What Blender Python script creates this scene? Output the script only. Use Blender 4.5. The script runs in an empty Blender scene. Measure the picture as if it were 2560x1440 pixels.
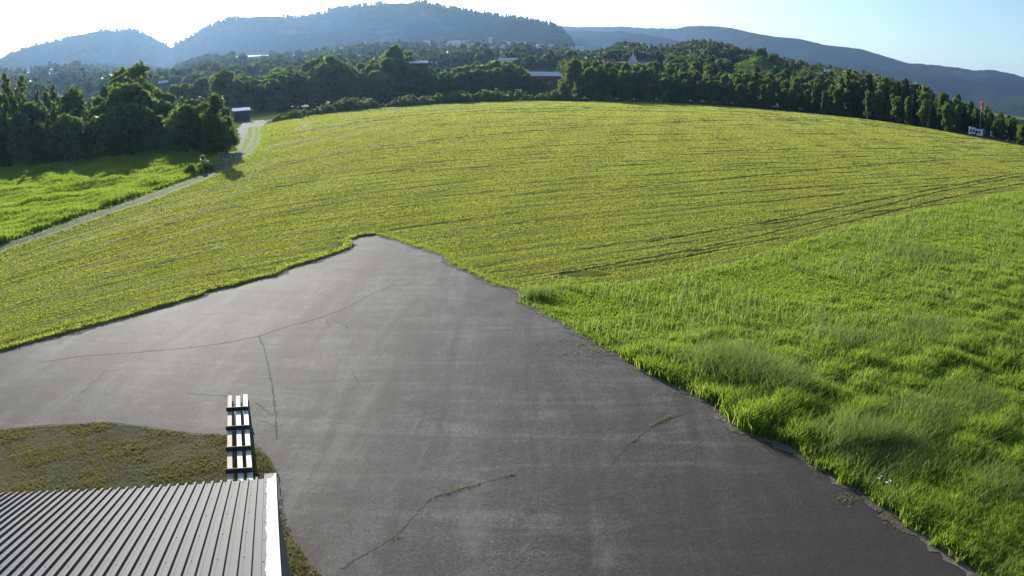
import bpy, bmesh, math, random
import numpy as np
from mathutils import Vector, Matrix, noise as mnoise

# ------------------------------------------------------------------ camera, sky, sun, exposure
SC = bpy.context.scene
COL = SC.collection
FPX, PITCH, CAMH = 1900.0, math.radians(15.88), 9.18
cam_d = bpy.data.cameras.new('camera')
cam_d.type = 'PANO'
cam_d.panorama_type = 'FISHEYE_EQUISOLID'
cam_d.sensor_fit = 'HORIZONTAL'
cam_d.sensor_width = 36.0
cam_d.fisheye_lens = FPX / 2560 * 36.0
cam_d.fisheye_fov = 3.0
cam_d.clip_start, cam_d.clip_end = 0.1, 40000
cam = bpy.data.objects.new('camera', cam_d)
COL.objects.link(cam)
cam.location = (0, 0, CAMH)
cam.rotation_euler = (math.pi / 2 - PITCH, 0, 0)
SC.camera = cam

SUN_EL, SUN_AZ = math.radians(15.5), math.radians(-25.5)
w = bpy.data.worlds.new('World'); SC.world = w; w.use_nodes = True
nt = w.node_tree; nt.nodes.clear()
sky = nt.nodes.new('ShaderNodeTexSky'); sky.sky_type = 'NISHITA'; sky.sun_disc = False
sky.sun_elevation = SUN_EL; sky.sun_rotation = SUN_AZ
sky.air_density = 1.0; sky.dust_density = 0.7; sky.ozone_density = 2.0; sky.altitude = 100
bg = nt.nodes.new('ShaderNodeBackground'); bg.inputs[1].default_value = 0.10
wo = nt.nodes.new('ShaderNodeOutputWorld')
nt.links.new(sky.outputs[0], bg.inputs[0]); nt.links.new(bg.outputs[0], wo.inputs[0])
sun_d = bpy.data.lights.new('sun', 'SUN'); sun_d.energy = 5.0; sun_d.angle = math.radians(0.5); sun_d.color = (1.0, 0.95, 0.86)
sun = bpy.data.objects.new('sun', sun_d); COL.objects.link(sun)
SUN_DIR = Vector((math.sin(SUN_AZ) * math.cos(SUN_EL), math.cos(SUN_AZ) * math.cos(SUN_EL), math.sin(SUN_EL)))
sun.rotation_euler = SUN_DIR.to_track_quat('Z', 'Y').to_euler()
SC.view_settings.view_transform = 'Standard'; SC.view_settings.look = 'None'
SC.view_settings.exposure = 0.92; SC.view_settings.gamma = 1.0
SC.cycles.max_bounces = 6; SC.cycles.transparent_max_bounces = 8; SC.cycles.volume_bounces = 0
HAZE_DENSITY = 0.62e-4

# ------------------------------------------------------------------ the lens, used to survey where things stand
def ray(x, y):
    dx, dy = x - 1280.0, y - 720.0; r = math.hypot(dx, dy)
    th = 2 * math.asin(min(1.0, r / (2 * FPX))); s = math.sin(th) / max(r, 1e-9)
    cx, cy, cz = dx * s, dy * s, math.cos(th)
    return Vector((cx, cz * math.cos(PITCH) - cy * math.sin(PITCH), -cz * math.sin(PITCH) - cy * math.cos(PITCH)))
def gnd(x, y, z=0.0):
    d = ray(x, y); t = (z - CAMH) / d.z
    return Vector((d.x * t, d.y * t, z))
def at(x, y, dist):
    d = ray(x, y); t = dist / math.hypot(d.x, d.y)
    return Vector((d.x * t, d.y * t, CAMH + d.z * t))
def lerp_poly(poly, x):
    xs = [p[0] for p in poly]; ys = [p[1] for p in poly]
    return float(np.interp(x, xs, ys))
rng = np.random.default_rng(7)
rnd = random.Random(11)

# ------------------------------------------------------------------ materials
def newmat(name):
    m = bpy.data.materials.new(name); m.use_nodes = True
    t = m.node_tree; t.nodes.clear()
    out = t.nodes.new('ShaderNodeOutputMaterial')
    return m, t, out
class NT:
    def __init__(s, t): s.t = t
    def n(s, typ, **kw):
        nd = s.t.nodes.new(typ)
        for k, v in kw.items(): setattr(nd, k, v)
        return nd
    def l(s, a, b): s.t.links.new(a, b)
    def val(s, sock, v):
        if hasattr(v, 'is_output') or isinstance(v, bpy.types.NodeSocket): s.l(v, sock)
        else: sock.default_value = v
    def math(s, op, a, b=0.0, c=None):
        nd = s.n('ShaderNodeMath', operation=op); s.val(nd.inputs[0], a); s.val(nd.inputs[1], b)
        if c is not None: s.val(nd.inputs[2], c)
        return nd.outputs[0]
    def noise(s, vec, scale, detail=4, rough=0.55, dist=0.0):
        nd = s.n('ShaderNodeTexNoise'); nd.inputs['Scale'].default_value = scale
        nd.inputs['Detail'].default_value = detail; nd.inputs['Roughness'].default_value = rough
        nd.inputs['Distortion'].default_value = dist
        if vec is not None: s.l(vec, nd.inputs['Vector'])
        return nd.outputs[0]
    def ramp(s, fac, stops):
        nd = s.n('ShaderNodeValToRGB'); cr = nd.color_ramp
        while len(cr.elements) < len(stops): cr.elements.new(0.5)
        for e, (p, c) in zip(cr.elements, stops):
            e.position = p; e.color = (*c, 1) if len(c) == 3 else c
        s.val(nd.inputs[0], fac); return nd.outputs[0]
    def mix(s, fac, a, b, typ='MIX'):
        nd = s.n('ShaderNodeMix', data_type='RGBA', blend_type=typ)
        s.val(nd.inputs[0], fac)
        for i, v in ((6, a), (7, b)):
            if isinstance(v, tuple): nd.inputs[i].default_value = (*v, 1)
            else: s.l(v, nd.inputs[i])
        return nd.outputs[2]
    def bump(s, h, strength, dist):
        nd = s.n('ShaderNodeBump'); nd.inputs['Strength'].default_value = strength
        nd.inputs['Distance'].default_value = dist; s.l(h, nd.inputs['Height']); return nd.outputs[0]
    def coord(s): return s.n('ShaderNodeTexCoord').outputs['Object']
    def geo(s): return s.n('ShaderNodeNewGeometry')
    def mapping(s, v, scale=(1, 1, 1), rot=(0, 0, 0)):
        nd = s.n('ShaderNodeMapping'); nd.inputs['Scale'].default_value = scale; nd.inputs['Rotation'].default_value = rot
        s.l(v, nd.inputs['Vector']); return nd.outputs[0]
    def princ(s, out, col, rough=0.8, metal=0.0, normal=None, spec=0.5):
        p = s.n('ShaderNodeBsdfPrincipled')
        if isinstance(col, tuple): p.inputs['Base Color'].default_value = (*col, 1)
        else: s.l(col, p.inputs['Base Color'])
        s.val(p.inputs['Roughness'], rough); p.inputs['Metallic'].default_value = metal
        p.inputs['Specular IOR Level'].default_value = spec
        if normal is not None: s.l(normal, p.inputs['Normal'])
        if out is not None: s.l(p.outputs[0], out.inputs[0])
        return p
def plain(name, col, rough=0.7, metal=0.0, var=0.15, scale=6.0):
    m, t, o = newmat(name); g = NT(t); c = g.coord()
    f = g.noise(c, scale, 5)
    a = tuple(x * (1 - var) for x in col); b = tuple(min(1, x * (1 + var)) for x in col)
    g.princ(o, g.mix(f, a, b), rough, metal)
    return m
def foliage(name, dark, light, trans, tfac=0.4, clump=0.25, rough=0.6, patch=None):
    """leaf surfaces: colour differs from leaf to leaf and in patches; light passes through"""
    m, t, o = newmat(name); g = NT(t); ge = g.geo()
    oi = g.n('ShaderNodeObjectInfo')
    r = ge.outputs['Random Per Island']
    p = g.noise(ge.outputs['Position'], clump, 2)
    f = g.math('MULTIPLY_ADD', r, 0.5, g.math('MULTIPLY_ADD', p, 0.5, g.math('MULTIPLY', g.math('SUBTRACT', oi.outputs['Random'], 0.5), 0.5)))
    col = g.mix(f, dark, light)
    if patch: col = g.mix(g.ramp(g.noise(ge.outputs['Position'], 0.09, 4, 0.6), [(0.5, (0, 0, 0)), (0.66, (0.8,) * 3)]), col, patch)
    pr = g.princ(None, col, rough, spec=0.2)
    tr = g.n('ShaderNodeBsdfTranslucent'); g.l(g.mix(f, tuple(x * .7 for x in trans), trans), tr.inputs[0])
    mx = g.n('ShaderNodeMixShader'); mx.inputs[0].default_value = tfac
    g.l(pr.outputs[0], mx.inputs[1]); g.l(tr.outputs[0], mx.inputs[2]); g.l(mx.outputs[0], o.inputs[0])
    return m

GX0, GK = -28.0, 8.5     # the mower's passes bend where they meet the dirt track
def pass_coord(x, y): return y - (0.58 * x - 1.5 * GK * np.exp(np.clip((GX0 - x) / GK, -20, 1.2)))

def ground_mat():
    m, t, o = newmat('mown_grass_ground'); g = NT(t); ge = g.geo(); P = ge.outputs['Position']
    sx = g.n('ShaderNodeSeparateXYZ'); g.l(P, sx.inputs[0]); x, y = sx.outputs[0], sx.outputs[1]
    e = g.math('EXPONENT', g.math('MINIMUM', g.math('DIVIDE', g.math('SUBTRACT', GX0, x), GK), 1.2))
    c = g.math('SUBTRACT', y, g.math('SUBTRACT', g.math('MULTIPLY', x, 0.58), g.math('MULTIPLY', e, 1.5 * GK)))
    cv = g.n('ShaderNodeCombineXYZ'); g.l(g.math('MULTIPLY', c, 0.85), cv.inputs[0]); g.l(g.math('MULTIPLY', g.math('ADD', x, g.math('MULTIPLY', y, 0.5)), 0.03), cv.inputs[1])
    rows = g.noise(cv.outputs[0], 0.55, 4, 0.7)
    fine = g.noise(P, 3.0, 6, 0.7)
    big = g.noise(P, 0.05, 3, 0.5)
    col = g.ramp(rows, [(0.35, (0.11, 0.135, 0.024)), (0.5, (0.17, 0.20, 0.036)), (0.66, (0.23, 0.265, 0.058))])
    col = g.mix(g.ramp(big, [(0.45, (0, 0, 0)), (0.7, (1, 1, 1))]), col, g.mix(0.5, col, (0.15, 0.125, 0.035)))
    col = g.mix(g.math('MULTIPLY', fine, 0.6), col, (0.09, 0.10, 0.02))
    h = g.math('ADD', g.math('MULTIPLY', fine, 0.5), g.math('MULTIPLY', rows, 2.0))
    # grass also shines when lit from behind: the translucent share of the sward
    pr = g.princ(None, col, 0.85, normal=g.bump(h, 0.9, 0.25), spec=0.0)
    g.l(pr.outputs[0], o.inputs[0])
    return m

def asphalt_mat():
    m, t, o = newmat('weathered_asphalt'); g = NT(t); P = g.geo().outputs['Position']
    grain = g.noise(P, 16.0, 5, 0.8); grit = g.noise(P, 6.0, 6, 0.75); mid = g.noise(P, 0.9, 5, 0.6, 0.6); big = g.noise(P, 0.13, 4, 0.55, 0.8)
    st = g.mapping(P, (0.22, 1.2, 1), (0, 0, math.radians(-20)))
    streak = g.noise(st, 0.7, 5, 0.65, 1.0)
    col = g.ramp(big, [(0.3, (0.044, 0.042, 0.042)), (0.5, (0.073, 0.070, 0.067)), (0.72, (0.122, 0.117, 0.109))])
    col = g.mix(g.ramp(streak, [(0.48, (0, 0, 0)), (0.75, (0.85,) * 3)]), col, (0.23, 0.222, 0.205))
    col = g.mix(g.ramp(mid, [(0.52, (0, 0, 0)), (0.72, (0.75,) * 3)]), col, (0.036, 0.033, 0.033))
    col = g.mix(g.ramp(grain, [(0.48, (0, 0, 0)), (0.64, (0.75,) * 3)]), col, (0.020, 0.019, 0.019))
    col = g.mix(g.ramp(grit, [(0.57, (0, 0, 0)), (0.70, (0.8,) * 3)]), col, (0.21, 0.20, 0.185))
    speck = g.noise(P, 30.0, 2, 0.5); col = g.mix(g.ramp(speck, [(0.60, (0, 0, 0)), (0.66, (0.55,) * 3)]), col, (0.24, 0.235, 0.22))
    col = g.mix(g.ramp(g.noise(P, 24.0, 2, 0.5, 0.3), [(0.60, (0, 0, 0)), (0.67, (0.8,) * 3)]), col, (0.014, 0.013, 0.013))
    spots = g.noise(P, 0.55, 3, 0.5); col = g.mix(g.ramp(spots, [(0.66, (0, 0, 0)), (0.72, (0.5,) * 3)]), col, (0.024, 0.022, 0.021))
    g2 = g.noise(P, 17.0, 4, 0.65); col = g.mix(g.ramp(g2, [(0.54, (0, 0, 0)), (0.62, (0.6,) * 3)]), col, (0.024, 0.022, 0.021)); col = g.mix(g.ramp(g2, [(0.38, (0.28,) * 3), (0.45, (0, 0, 0))]), col, (0.20, 0.195, 0.18))
    st2 = g.noise(g.mapping(P, (0.5, 0.16, 1), (0, 0, math.radians(25))), 0.8, 6, 0.7, 0.4); col = g.mix(g.ramp(st2, [(0.5, (0, 0, 0)), (0.68, (0.6,) * 3)]), col, (0.040, 0.036, 0.034)); col = g.mix(g.ramp(st2, [(0.30, (0.55,) * 3), (0.45, (0, 0, 0))]), col, (0.16, 0.152, 0.138))
    bands = g.noise(g.mapping(P, (0.55, 0.08, 1), (0, 0, math.radians(-12))), 1.0, 5, 0.65, 1.2)
    col = g.mix(g.ramp(bands, [(0.40, (0.55,) * 3), (0.52, (0, 0, 0))]), col, (0.030, 0.028, 0.029))
    col = g.mix(g.ramp(bands, [(0.54, (0, 0, 0)), (0.68, (0.5,) * 3)]), col, (0.17, 0.165, 0.155))
    vd = g.n('ShaderNodeVectorMath', operation='DISTANCE'); g.l(P, vd.inputs[0]); vd.inputs[1].default_value = (9.0, 11.5, 0.0)
    tar = g.math('ADD', vd.outputs['Value'], g.math('MULTIPLY', mid, 3.0))
    col = g.mix(g.ramp(g.math('DIVIDE', tar, 10.0), [(0.45, (0.85,) * 3), (1.0, (0, 0, 0))]), col, (0.040, 0.034, 0.031))
    h = g.math('ADD', g.math('MULTIPLY', grain, 0.5), g.math('ADD', g.math('MULTIPLY', grit, 0.7), g.math('MULTIPLY', mid, 1.6)))
    col = g.mix(1.0, col, (1.0, 0.955, 0.90), 'MULTIPLY')
    g.princ(o, col, 0.82, normal=g.bump(h, 0.5, 0.02), spec=0.27)
    return m
def dirt_mat(name, c1, c2, c3):
    m, t, o = newmat(name); g = NT(t); P = g.geo().outputs['Position']
    a = g.noise(P, 0.5, 5, 0.6); b = g.noise(P, 6.0, 5, 0.7)
    col = g.ramp(a, [(0.3, c1), (0.5, c2), (0.7, c3)])
    col = g.mix(g.math('MULTIPLY', b, 0.5), col, tuple(x * .4 for x in c1))
    g.princ(o, col, 0.9, normal=g.bump(b, 0.8, 0.08), spec=0.05); return m
def mountain_mat(name, c1, c2, c3, scale):
    m, t, o = newmat(name); g = NT(t); P = g.geo().outputs['Position']
    a = g.noise(P, scale * 0.12, 5, 0.6); b = g.noise(P, scale, 3, 0.7); cl = g.noise(P, scale * 0.35, 4, 0.5)
    col = g.mix(b, c1, c2)
    col = g.mix(g.ramp(a, [(0.58, (0, 0, 0)), (0.72, (0.6,) * 3)]), col, c3)
    h = g.math('ADD', b, g.math('MULTIPLY', cl, 1.5))
    g.princ(o, col, 1.0, normal=g.bump(h, 1.0, 11.0), spec=0.0); return m

M = {}
M['ground'] = ground_mat(); M['asphalt'] = asphalt_mat()
M['crack'] = plain('dark_crack', (0.018, 0.017, 0.016), 0.95, 0, .5, 5)
M['edge_dirt'] = dirt_mat('dusty_edge', (0.11, 0.085, 0.055), (0.20, 0.175, 0.135), (0.26, 0.23, 0.18))
M['track'] = dirt_mat('track_gravel', (0.12, 0.115, 0.105), (0.17, 0.165, 0.155), (0.23, 0.225, 0.21))
M['lawn'] = dirt_mat('thin_lawn', (0.06, 0.062, 0.03), (0.10, 0.10, 0.05), (0.14, 0.12, 0.06))
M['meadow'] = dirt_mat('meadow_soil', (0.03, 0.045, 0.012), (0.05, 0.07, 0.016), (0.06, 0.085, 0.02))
M['mown'] = foliage('mown_grass_blades', (0.14, 0.175, 0.032), (0.25, 0.285, 0.055), (0.64, 0.70, 0.11), 0.5, 0.12, patch=(0.17, 0.135, 0.05))
M['tall'] = foliage('tall_grass_blades', (0.022, 0.050, 0.007), (0.13, 0.205, 0.026), (0.46, 0.62, 0.06), 0.45, 0.22, patch=(0.15, 0.15, 0.045))
M['windrow'] = dirt_mat('cut_grass_rows', (0.08, 0.10, 0.02), (0.13, 0.15, 0.03), (0.18, 0.185, 0.05))
M['straw'] = foliage('dry_straw', (0.22, 0.18, 0.09), (0.38, 0.32, 0.18), (0.3, 0.25, 0.12), 0.25, 0.5)
M['lawnblade'] = foliage('lawn_blades', (0.10, 0.10, 0.04), (0.27, 0.25, 0.10), (0.34, 0.32, 0.10), 0.4, 1.2)
M['seedgrass'] = foliage('long_seed_grass', (0.05, 0.085, 0.02), (0.18, 0.23, 0.07), (0.36, 0.48, 0.09), 0.45, 0.8)
M['leaf'] = foliage('broadleaf_leaves', (0.018, 0.036, 0.010), (0.10, 0.145, 0.030), (0.26, 0.38, 0.06), 0.42, 0.3)
M['leaf_light'] = foliage('pale_leaves', (0.04, 0.07, 0.016), (0.11, 0.15, 0.03), (0.24, 0.33, 0.05), 0.42, 0.3)
M['needle'] = foliage('spruce_needles', (0.012, 0.024, 0.010), (0.030, 0.050, 0.018), (0.05, 0.08, 0.02), 0.2, 0.2)
M['shrub'] = foliage('shrub_leaves', (0.05, 0.075, 0.025), (0.15, 0.18, 0.06), (0.36, 0.43, 0.11), 0.42, 0.4)
M['farleaf'] = foliage('far_leaves', (0.022, 0.036, 0.012), (0.06, 0.085, 0.025), (0.13, 0.19, 0.04), 0.35, 0.02)
M['bark'] = plain('bark', (0.055, 0.042, 0.032), 0.9, 0, 0.4, 8)
M['mtn'] = mountain_mat('forested_mountain', (0.006, 0.011, 0.007), (0.032, 0.046, 0.024), (0.075, 0.09, 0.05), 0.06)
M['mtn_far'] = mountain_mat('far_mountain', (0.008, 0.015, 0.010), (0.032, 0.046, 0.026), (0.04, 0.05, 0.03), 0.035)
M['terrace'] = mountain_mat('valley_fields', (0.018, 0.030, 0.012), (0.040, 0.058, 0.018), (0.10, 0.12, 0.035), 0.09)
M['woodslope'] = mountain_mat('wooded_slope', (0.012, 0.022, 0.009), (0.030, 0.045, 0.015), (0.03, 0.05, 0.016), 0.09)
M['grasshill'] = mountain_mat('grassy_slope', (0.06, 0.09, 0.02), (0.11, 0.15, 0.03), (0.16, 0.19, 0.05), 0.08)
M['field_far'] = plain('far_hay_field', (0.22, 0.24, 0.07), 0.9, 0, 0.2, 0.02)

# ------------------------------------------------------------------ object helpers
def tag(o, label=None, cat=None, group=None, kind=None):
    if label: o['label'] = label
    if cat: o['category'] = cat
    if group: o['group'] = group
    if kind: o['kind'] = kind
    return o
def mesh_np(name, verts, faces_flat, nper, mats, smooth=False, matidx=None):
    me = bpy.data.meshes.new(name); V = np.asarray(verts, np.float32).reshape(-1, 3)
    F = np.asarray(faces_flat, np.int32).ravel(); nf = len(F) // nper
    me.vertices.add(len(V)); me.vertices.foreach_set('co', V.ravel())
    me.loops.add(len(F)); me.loops.foreach_set('vertex_index', F)
    me.polygons.add(nf); me.polygons.foreach_set('loop_start', np.arange(nf, dtype=np.int32) * nper)
    if matidx is not None: me.polygons.foreach_set('material_index', np.asarray(matidx, np.int32))
    if smooth: me.polygons.foreach_set('use_smooth', np.ones(nf, bool))
    for m in mats: me.materials.append(m)
    me.update(calc_edges=True)
    return me
def link(name, me, parent=None, loc=None):
    o = bpy.data.objects.new(name, me); COL.objects.link(o)
    if parent is not None: o.parent = parent
    if loc is not None: o.location = loc
    return o
def bm_obj(name, bm, mat, parent=None, smooth=False):
    me = bpy.data.meshes.new(name); bm.normal_update(); bm.to_mesh(me); bm.free()
    for m in (mat if isinstance(mat, (list, tuple)) else [mat]): me.materials.append(m)
    if smooth:
        for p in me.polygons: p.use_smooth = True
    return link(name, me, parent)
def empty(name, loc, rz=0.0):
    o = bpy.data.objects.new(name, None); COL.objects.link(o); o.location = loc; o.rotation_euler = (0, 0, rz)
    o.empty_display_size = 0.5
    return o
def copy_tree(o, parent=None):
    c = o.copy(); COL.objects.link(c)
    if parent is not None: c.parent = parent
    for ch in list(o.children): copy_tree(ch, c)
    return c
def box(bm, c, s, mat4=None, mi=0):
    r = bmesh.ops.create_cube(bm, size=1.0)
    mm = Matrix.Translation(c) @ Matrix.Diagonal((*s, 1))
    if mat4 is not None: mm = mat4 @ mm
    bmesh.ops.transform(bm, matrix=mm, verts=r['verts'])
    for v in r['verts']:
        for f in v.link_faces: f.material_index = mi
    return r['verts']
def bar(bm, a, b, wx, wz, up=Vector((0, 0, 1)), mi=0):
    a, b = Vector(a), Vector(b); d = (b - a); L = d.length; d.normalize()
    s = d.cross(up).normalized(); u = s.cross(d)
    mm = Matrix(((*[0] * 4,), (*[0] * 4,), (*[0] * 4,), (0, 0, 0, 1)))
    for i in range(3): mm[i][0], mm[i][1], mm[i][2], mm[i][3] = s[i], d[i], u[i], (a[i] + b[i]) / 2
    return box(bm, (0, 0, 0), (wx, L, wz), mm, mi)
def tube(bm, pts, radii, seg=8):
    rings = []
    pts = [Vector(p) for p in pts]
    for i, p in enumerate(pts):
        d = (pts[min(i + 1, len(pts) - 1)] - pts[max(i - 1, 0)]).normalized()
        s = d.cross(Vector((0.31, 0.95, 0.05))); s = s.normalized() if s.length > 1e-4 else Vector((1, 0, 0)); u = s.cross(d)
        rings.append([bm.verts.new(p + (s * math.cos(2 * math.pi * k / seg) + u * math.sin(2 * math.pi * k / seg)) * radii[i]) for k in range(seg)])
    for a, b in zip(rings, rings[1:]):
        for k in range(seg): bm.faces.new((a[k], a[(k + 1) % seg], b[(k + 1) % seg], b[k]))
    bm.faces.new(rings[0][::-1]); bm.faces.new(rings[-1])

def resample(poly, step, jitter=0.0, closed=False, r=rnd):
    out = []; n = len(poly); rngi = range(n if closed else n - 1)
    for i in rngi:
        a, b = Vector(poly[i]), Vector(poly[(i + 1) % n]); L = (b - a).length; k = max(1, int(L / step))
        for j in range(k):
            p = a.lerp(b, j / k)
            if jitter: p = p + Vector((r.gauss(0, jitter), r.gauss(0, jitter), 0))
            out.append(p)
    if not closed: out.append(Vector(poly[-1]))
    return out
def sheet(name, pts, z, mat):
    bm = bmesh.new(); vs = [bm.verts.new((p.x, p.y, z)) for p in pts]
    f = bm.faces.new(vs); f.normal_update()
    if f.normal.z < 0: f.normal_flip()
    bmesh.ops.triangulate(bm, faces=[f])
    o = bm_obj(name, bm, mat); o['kind'] = 'structure'; return o
def in_poly(px, py, poly):
    px = np.asarray(px); py = np.asarray(py); ins = np.zeros(px.shape, bool); n = len(poly)
    for i in range(n):
        x1, y1 = poly[i][0], poly[i][1]; x2, y2 = poly[(i + 1) % n][0], poly[(i + 1) % n][1]
        if y1 == y2: continue
        c = ((y1 > py) != (y2 > py)) & (px < (x2 - x1) * (py - y1) / (y2 - y1) + x1); ins ^= c
    return ins
def vnoise(x, y, s, seed=0.0):
    """cheap smooth 2-d noise, about 0..1"""
    x = x * s + seed * 3.1; y = y * s + seed * 7.7
    v = np.sin(x * 1.7 + 1.3 * np.sin(y * 1.1 + seed)) + np.sin(y * 1.9 + 1.7 * np.sin(x * 0.9 + 2.0)) + 0.5 * np.sin(x * 4.1 + y * 3.3) + 0.5 * np.sin(x * 3.7 - y * 4.9 + seed)
    return v / 6 + 0.5

# ------------------------------------------------------------------ ground and paved surfaces
def build_ground():
    radii = [0.0, 20, 60, 150, 300, 600, 1200, 2500, 5000, 9500]; seg = 96; V = [(0, 0, 0)]; F3 = []
    for r in radii[1:]:
        for k in range(seg):
            a = 2 * math.pi * k / seg; V.append((r * math.sin(a), r * math.cos(a), 0))
    bm = bmesh.new(); vs = [bm.verts.new(v) for v in V]
    for k in range(seg): bm.faces.new((vs[0], vs[1 + (k + 1) % seg], vs[1 + k]))
    for i in range(len(radii) - 2):
        b0, b1 = 1 + i * seg, 1 + (i + 1) * seg
        for k in range(seg): bm.faces.new((vs[b0 + k], vs[b0 + (k + 1) % seg], vs[b1 + (k + 1) % seg], vs[b1 + k]))
    o = bm_obj('field', bm, M['ground']); o['kind'] = 'structure'
build_ground()

APRON_L = [(0, 880), (100, 852), (200, 826), (350, 785), (430, 762), (500, 742), (520, 730), (580, 718), (640, 700), (690, 690), (720, 672), (790, 652), (870, 624), (882, 612), (868, 602), (900, 592), (940, 587)]
APRON_R = [(940, 587), (1000, 600), (1100, 641), (1200, 692), (1290, 732), (1312, 742), (1306, 757), (1400, 802), (1500, 864), (1600, 922), (1750, 1002), (1850, 1060), (1950, 1112), (2050, 1172), (2150, 1236), (2300, 1330), (2450, 1440), (2580, 1540)]
LAWN_PX = [(0, 1078), (120, 1068), (270, 1060), (360, 1072), (480, 1088), (570, 1094), (640, 1118), (672, 1150), (692, 1190), (700, 1260), (715, 1320), (745, 1390), (800, 1440)]
aL = [gnd(*p) for p in APRON_L]; aR = [gnd(*p) for p in APRON_R]
def ragged(pts, amp):
    out = []
    for i, p in enumerate(pts):
        d = (pts[min(i + 1, len(pts) - 1)] - pts[max(i - 1, 0)]).normalized(); n1, n2 = (float(vnoise(np.array([p.x]), np.array([p.y]), f, 5.)[0]) - .5 for f in (.9, 3.7)); out.append(p + Vector((-d.y, d.x, 0)) * (amp * (n1 * 1.3 + n2 * .7)))
    return out
aR = aR[:1] + ragged(resample(aR[1:], .3), .42)
apron = [Vector((-60, 0, 0)), Vector((-60, 1.5, 0))] + resample(aL, 0.5, 0.05)[:-1] + resample(aR, 0.2, 0.025) + [Vector((13.5, 0, 0)), Vector((14, -30, 0)), Vector((-60, -30, 0))]
sheet('asphalt_apron', apron, 0.030, M['asphalt'])
lawn_w = [gnd(*p) for p in LAWN_PX]
lawn = [Vector((-40, lawn_w[0].y - 2, 0))] + resample(lawn_w, 0.4, 0.05) + [Vector((-3.0, 8, 0)), Vector((-3.0, 2, 0)), Vector((-40, -4, 0))]
sheet('lawn', lawn, 0.055, M['lawn'])
# pale dusty strip where soil has washed onto the asphalt along its edges
def strip(pts, wl, wr, bm, z, jit=0.0, mi=0):
    n = len(pts); L = []; R = []
    for i, p in enumerate(pts):
        d = (pts[min(i + 1, n - 1)] - pts[max(i - 1, 0)]); d.z = 0; d.normalize(); s = Vector((-d.y, d.x, 0))
        if jit > .85:     # washed edges: broad lobes with a little fine raggedness
            q_ = float(vnoise(np.array([p.x]), np.array([p.y]), 1.1, 3.)[0]) * .9 + float(vnoise(np.array([p.x]), np.array([p.y]), 4.3, 6.)[0]) * .6; k = .6 + q_ * .5 + rnd.uniform(-.1, .1); k2 = max(.05, q_ * 1.9 - .45 + rnd.uniform(-.12, .12))
        else: k = 1 + jit * (rnd.random() * 2 - 1); k2 = 1 + jit * (rnd.random() * 2 - 1)
        L.append(bm.verts.new((p.x + s.x * wl * k, p.y + s.y * wl * k, z))); R.append(bm.verts.new((p.x - s.x * wr * k2, p.y - s.y * wr * k2, z)))
    for i in range(n - 1):
        f = bm.faces.new((R[i], R[i + 1], L[i + 1], L[i])); f.material_index = mi
bm = bmesh.new()
strip(resample(aL, 0.12, 0.012), 0.15, 0.30, bm, 0.036, 0.9)
strip(resample(aR[:-1], 0.10, 0.012), 0.12, 0.24, bm, 0.040, 0.9)
strip(resample(lawn_w, 0.10, 0.01), 0.05, 0.09, bm, 0.062, 0.9)
o = bm_obj('dusty_kerb_strip', bm, M['edge_dirt']); o['kind'] = 'structure'
# the turf stands a hand's breadth above the asphalt along its left edge
bm = bmesh.new(); lip = resample(aL, 0.25, 0.05); nl = len(lip); prev = None
for i, p in enumerate(lip):
    d = (lip[min(i + 1, nl - 1)] - lip[max(i - 1, 0)]).normalized(); s_ = Vector((-d.y, d.x, 0)); hh = .10 + .06 * rnd.random()
    q = [p + s_ * .9 + Vector((0, 0, .001)), p + s_ * .25 + Vector((0, 0, hh)), p + s_ * .03 + Vector((0, 0, hh * .9)), p + s_ * .0 + Vector((0, 0, .02))]
    row_ = [bm.verts.new(v) for v in q]
    if prev:
        for k in range(3): bm.faces.new((prev[k], prev[k + 1], row_[k + 1], row_[k]))
    prev = row_
bmesh.ops.recalc_face_normals(bm, faces=bm.faces)
o = bm_obj('turf_bank', bm, M['ground']); o['kind'] = 'structure'
# cracks
CRACKS = [([(648, 842), (662, 880), (672, 925), (682, 980), (690, 1040), (692, 1100)], 0.035), ([(100, 908), (200, 893), (330, 884), (470, 872), (560, 860), (648, 842), (740, 812), (800, 797), (870, 770), (930, 735), (990, 712)], 0.028),
          ([(850, 1425), (985, 1348), (1030, 1300), (1075, 1250), (1150, 1225), (1210, 1210), (1290, 1187), (1322, 1172)], 0.013), ([(1530, 1162), (1570, 1115), (1605, 1090), (1640, 1062), (1700, 1040), (1735, 1028)], 0.014),
          ([(470, 985), (520, 990), (570, 992)], 0.02), ([(880, 930), (893, 955), (905, 968)], 0.018), ([(815, 800), (822, 812), (826, 822)], 0.02), ([(830, 800), (858, 812), (872, 824)], 0.02), ([(1010, 712), (1090, 700), (1160, 690), (1250, 705)], 0.02),
          ([(1270, 870), (1330, 860), (1380, 862)], 0.012), ([(640, 1010), (668, 1030), (684, 1042)], 0.02), ([(648, 1055), (670, 1058), (688, 1070)], 0.018), ([(1000, 1000), (1080, 1040), (1130, 1110)], 0.008), ([(200, 990), (240, 950), (262, 930)], 0.012)]
bm = bmesh.new()
for poly, wd in CRACKS:
    w_ = [gnd(*p) for p in poly]; p_ = resample(w_, 0.10, 0.022); strip(p_, wd * .5, wd * .5, bm, 0.0335, 0.8)
o = bm_obj('pavement_cracks', bm, M['crack']); o['kind'] = 'structure'

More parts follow.
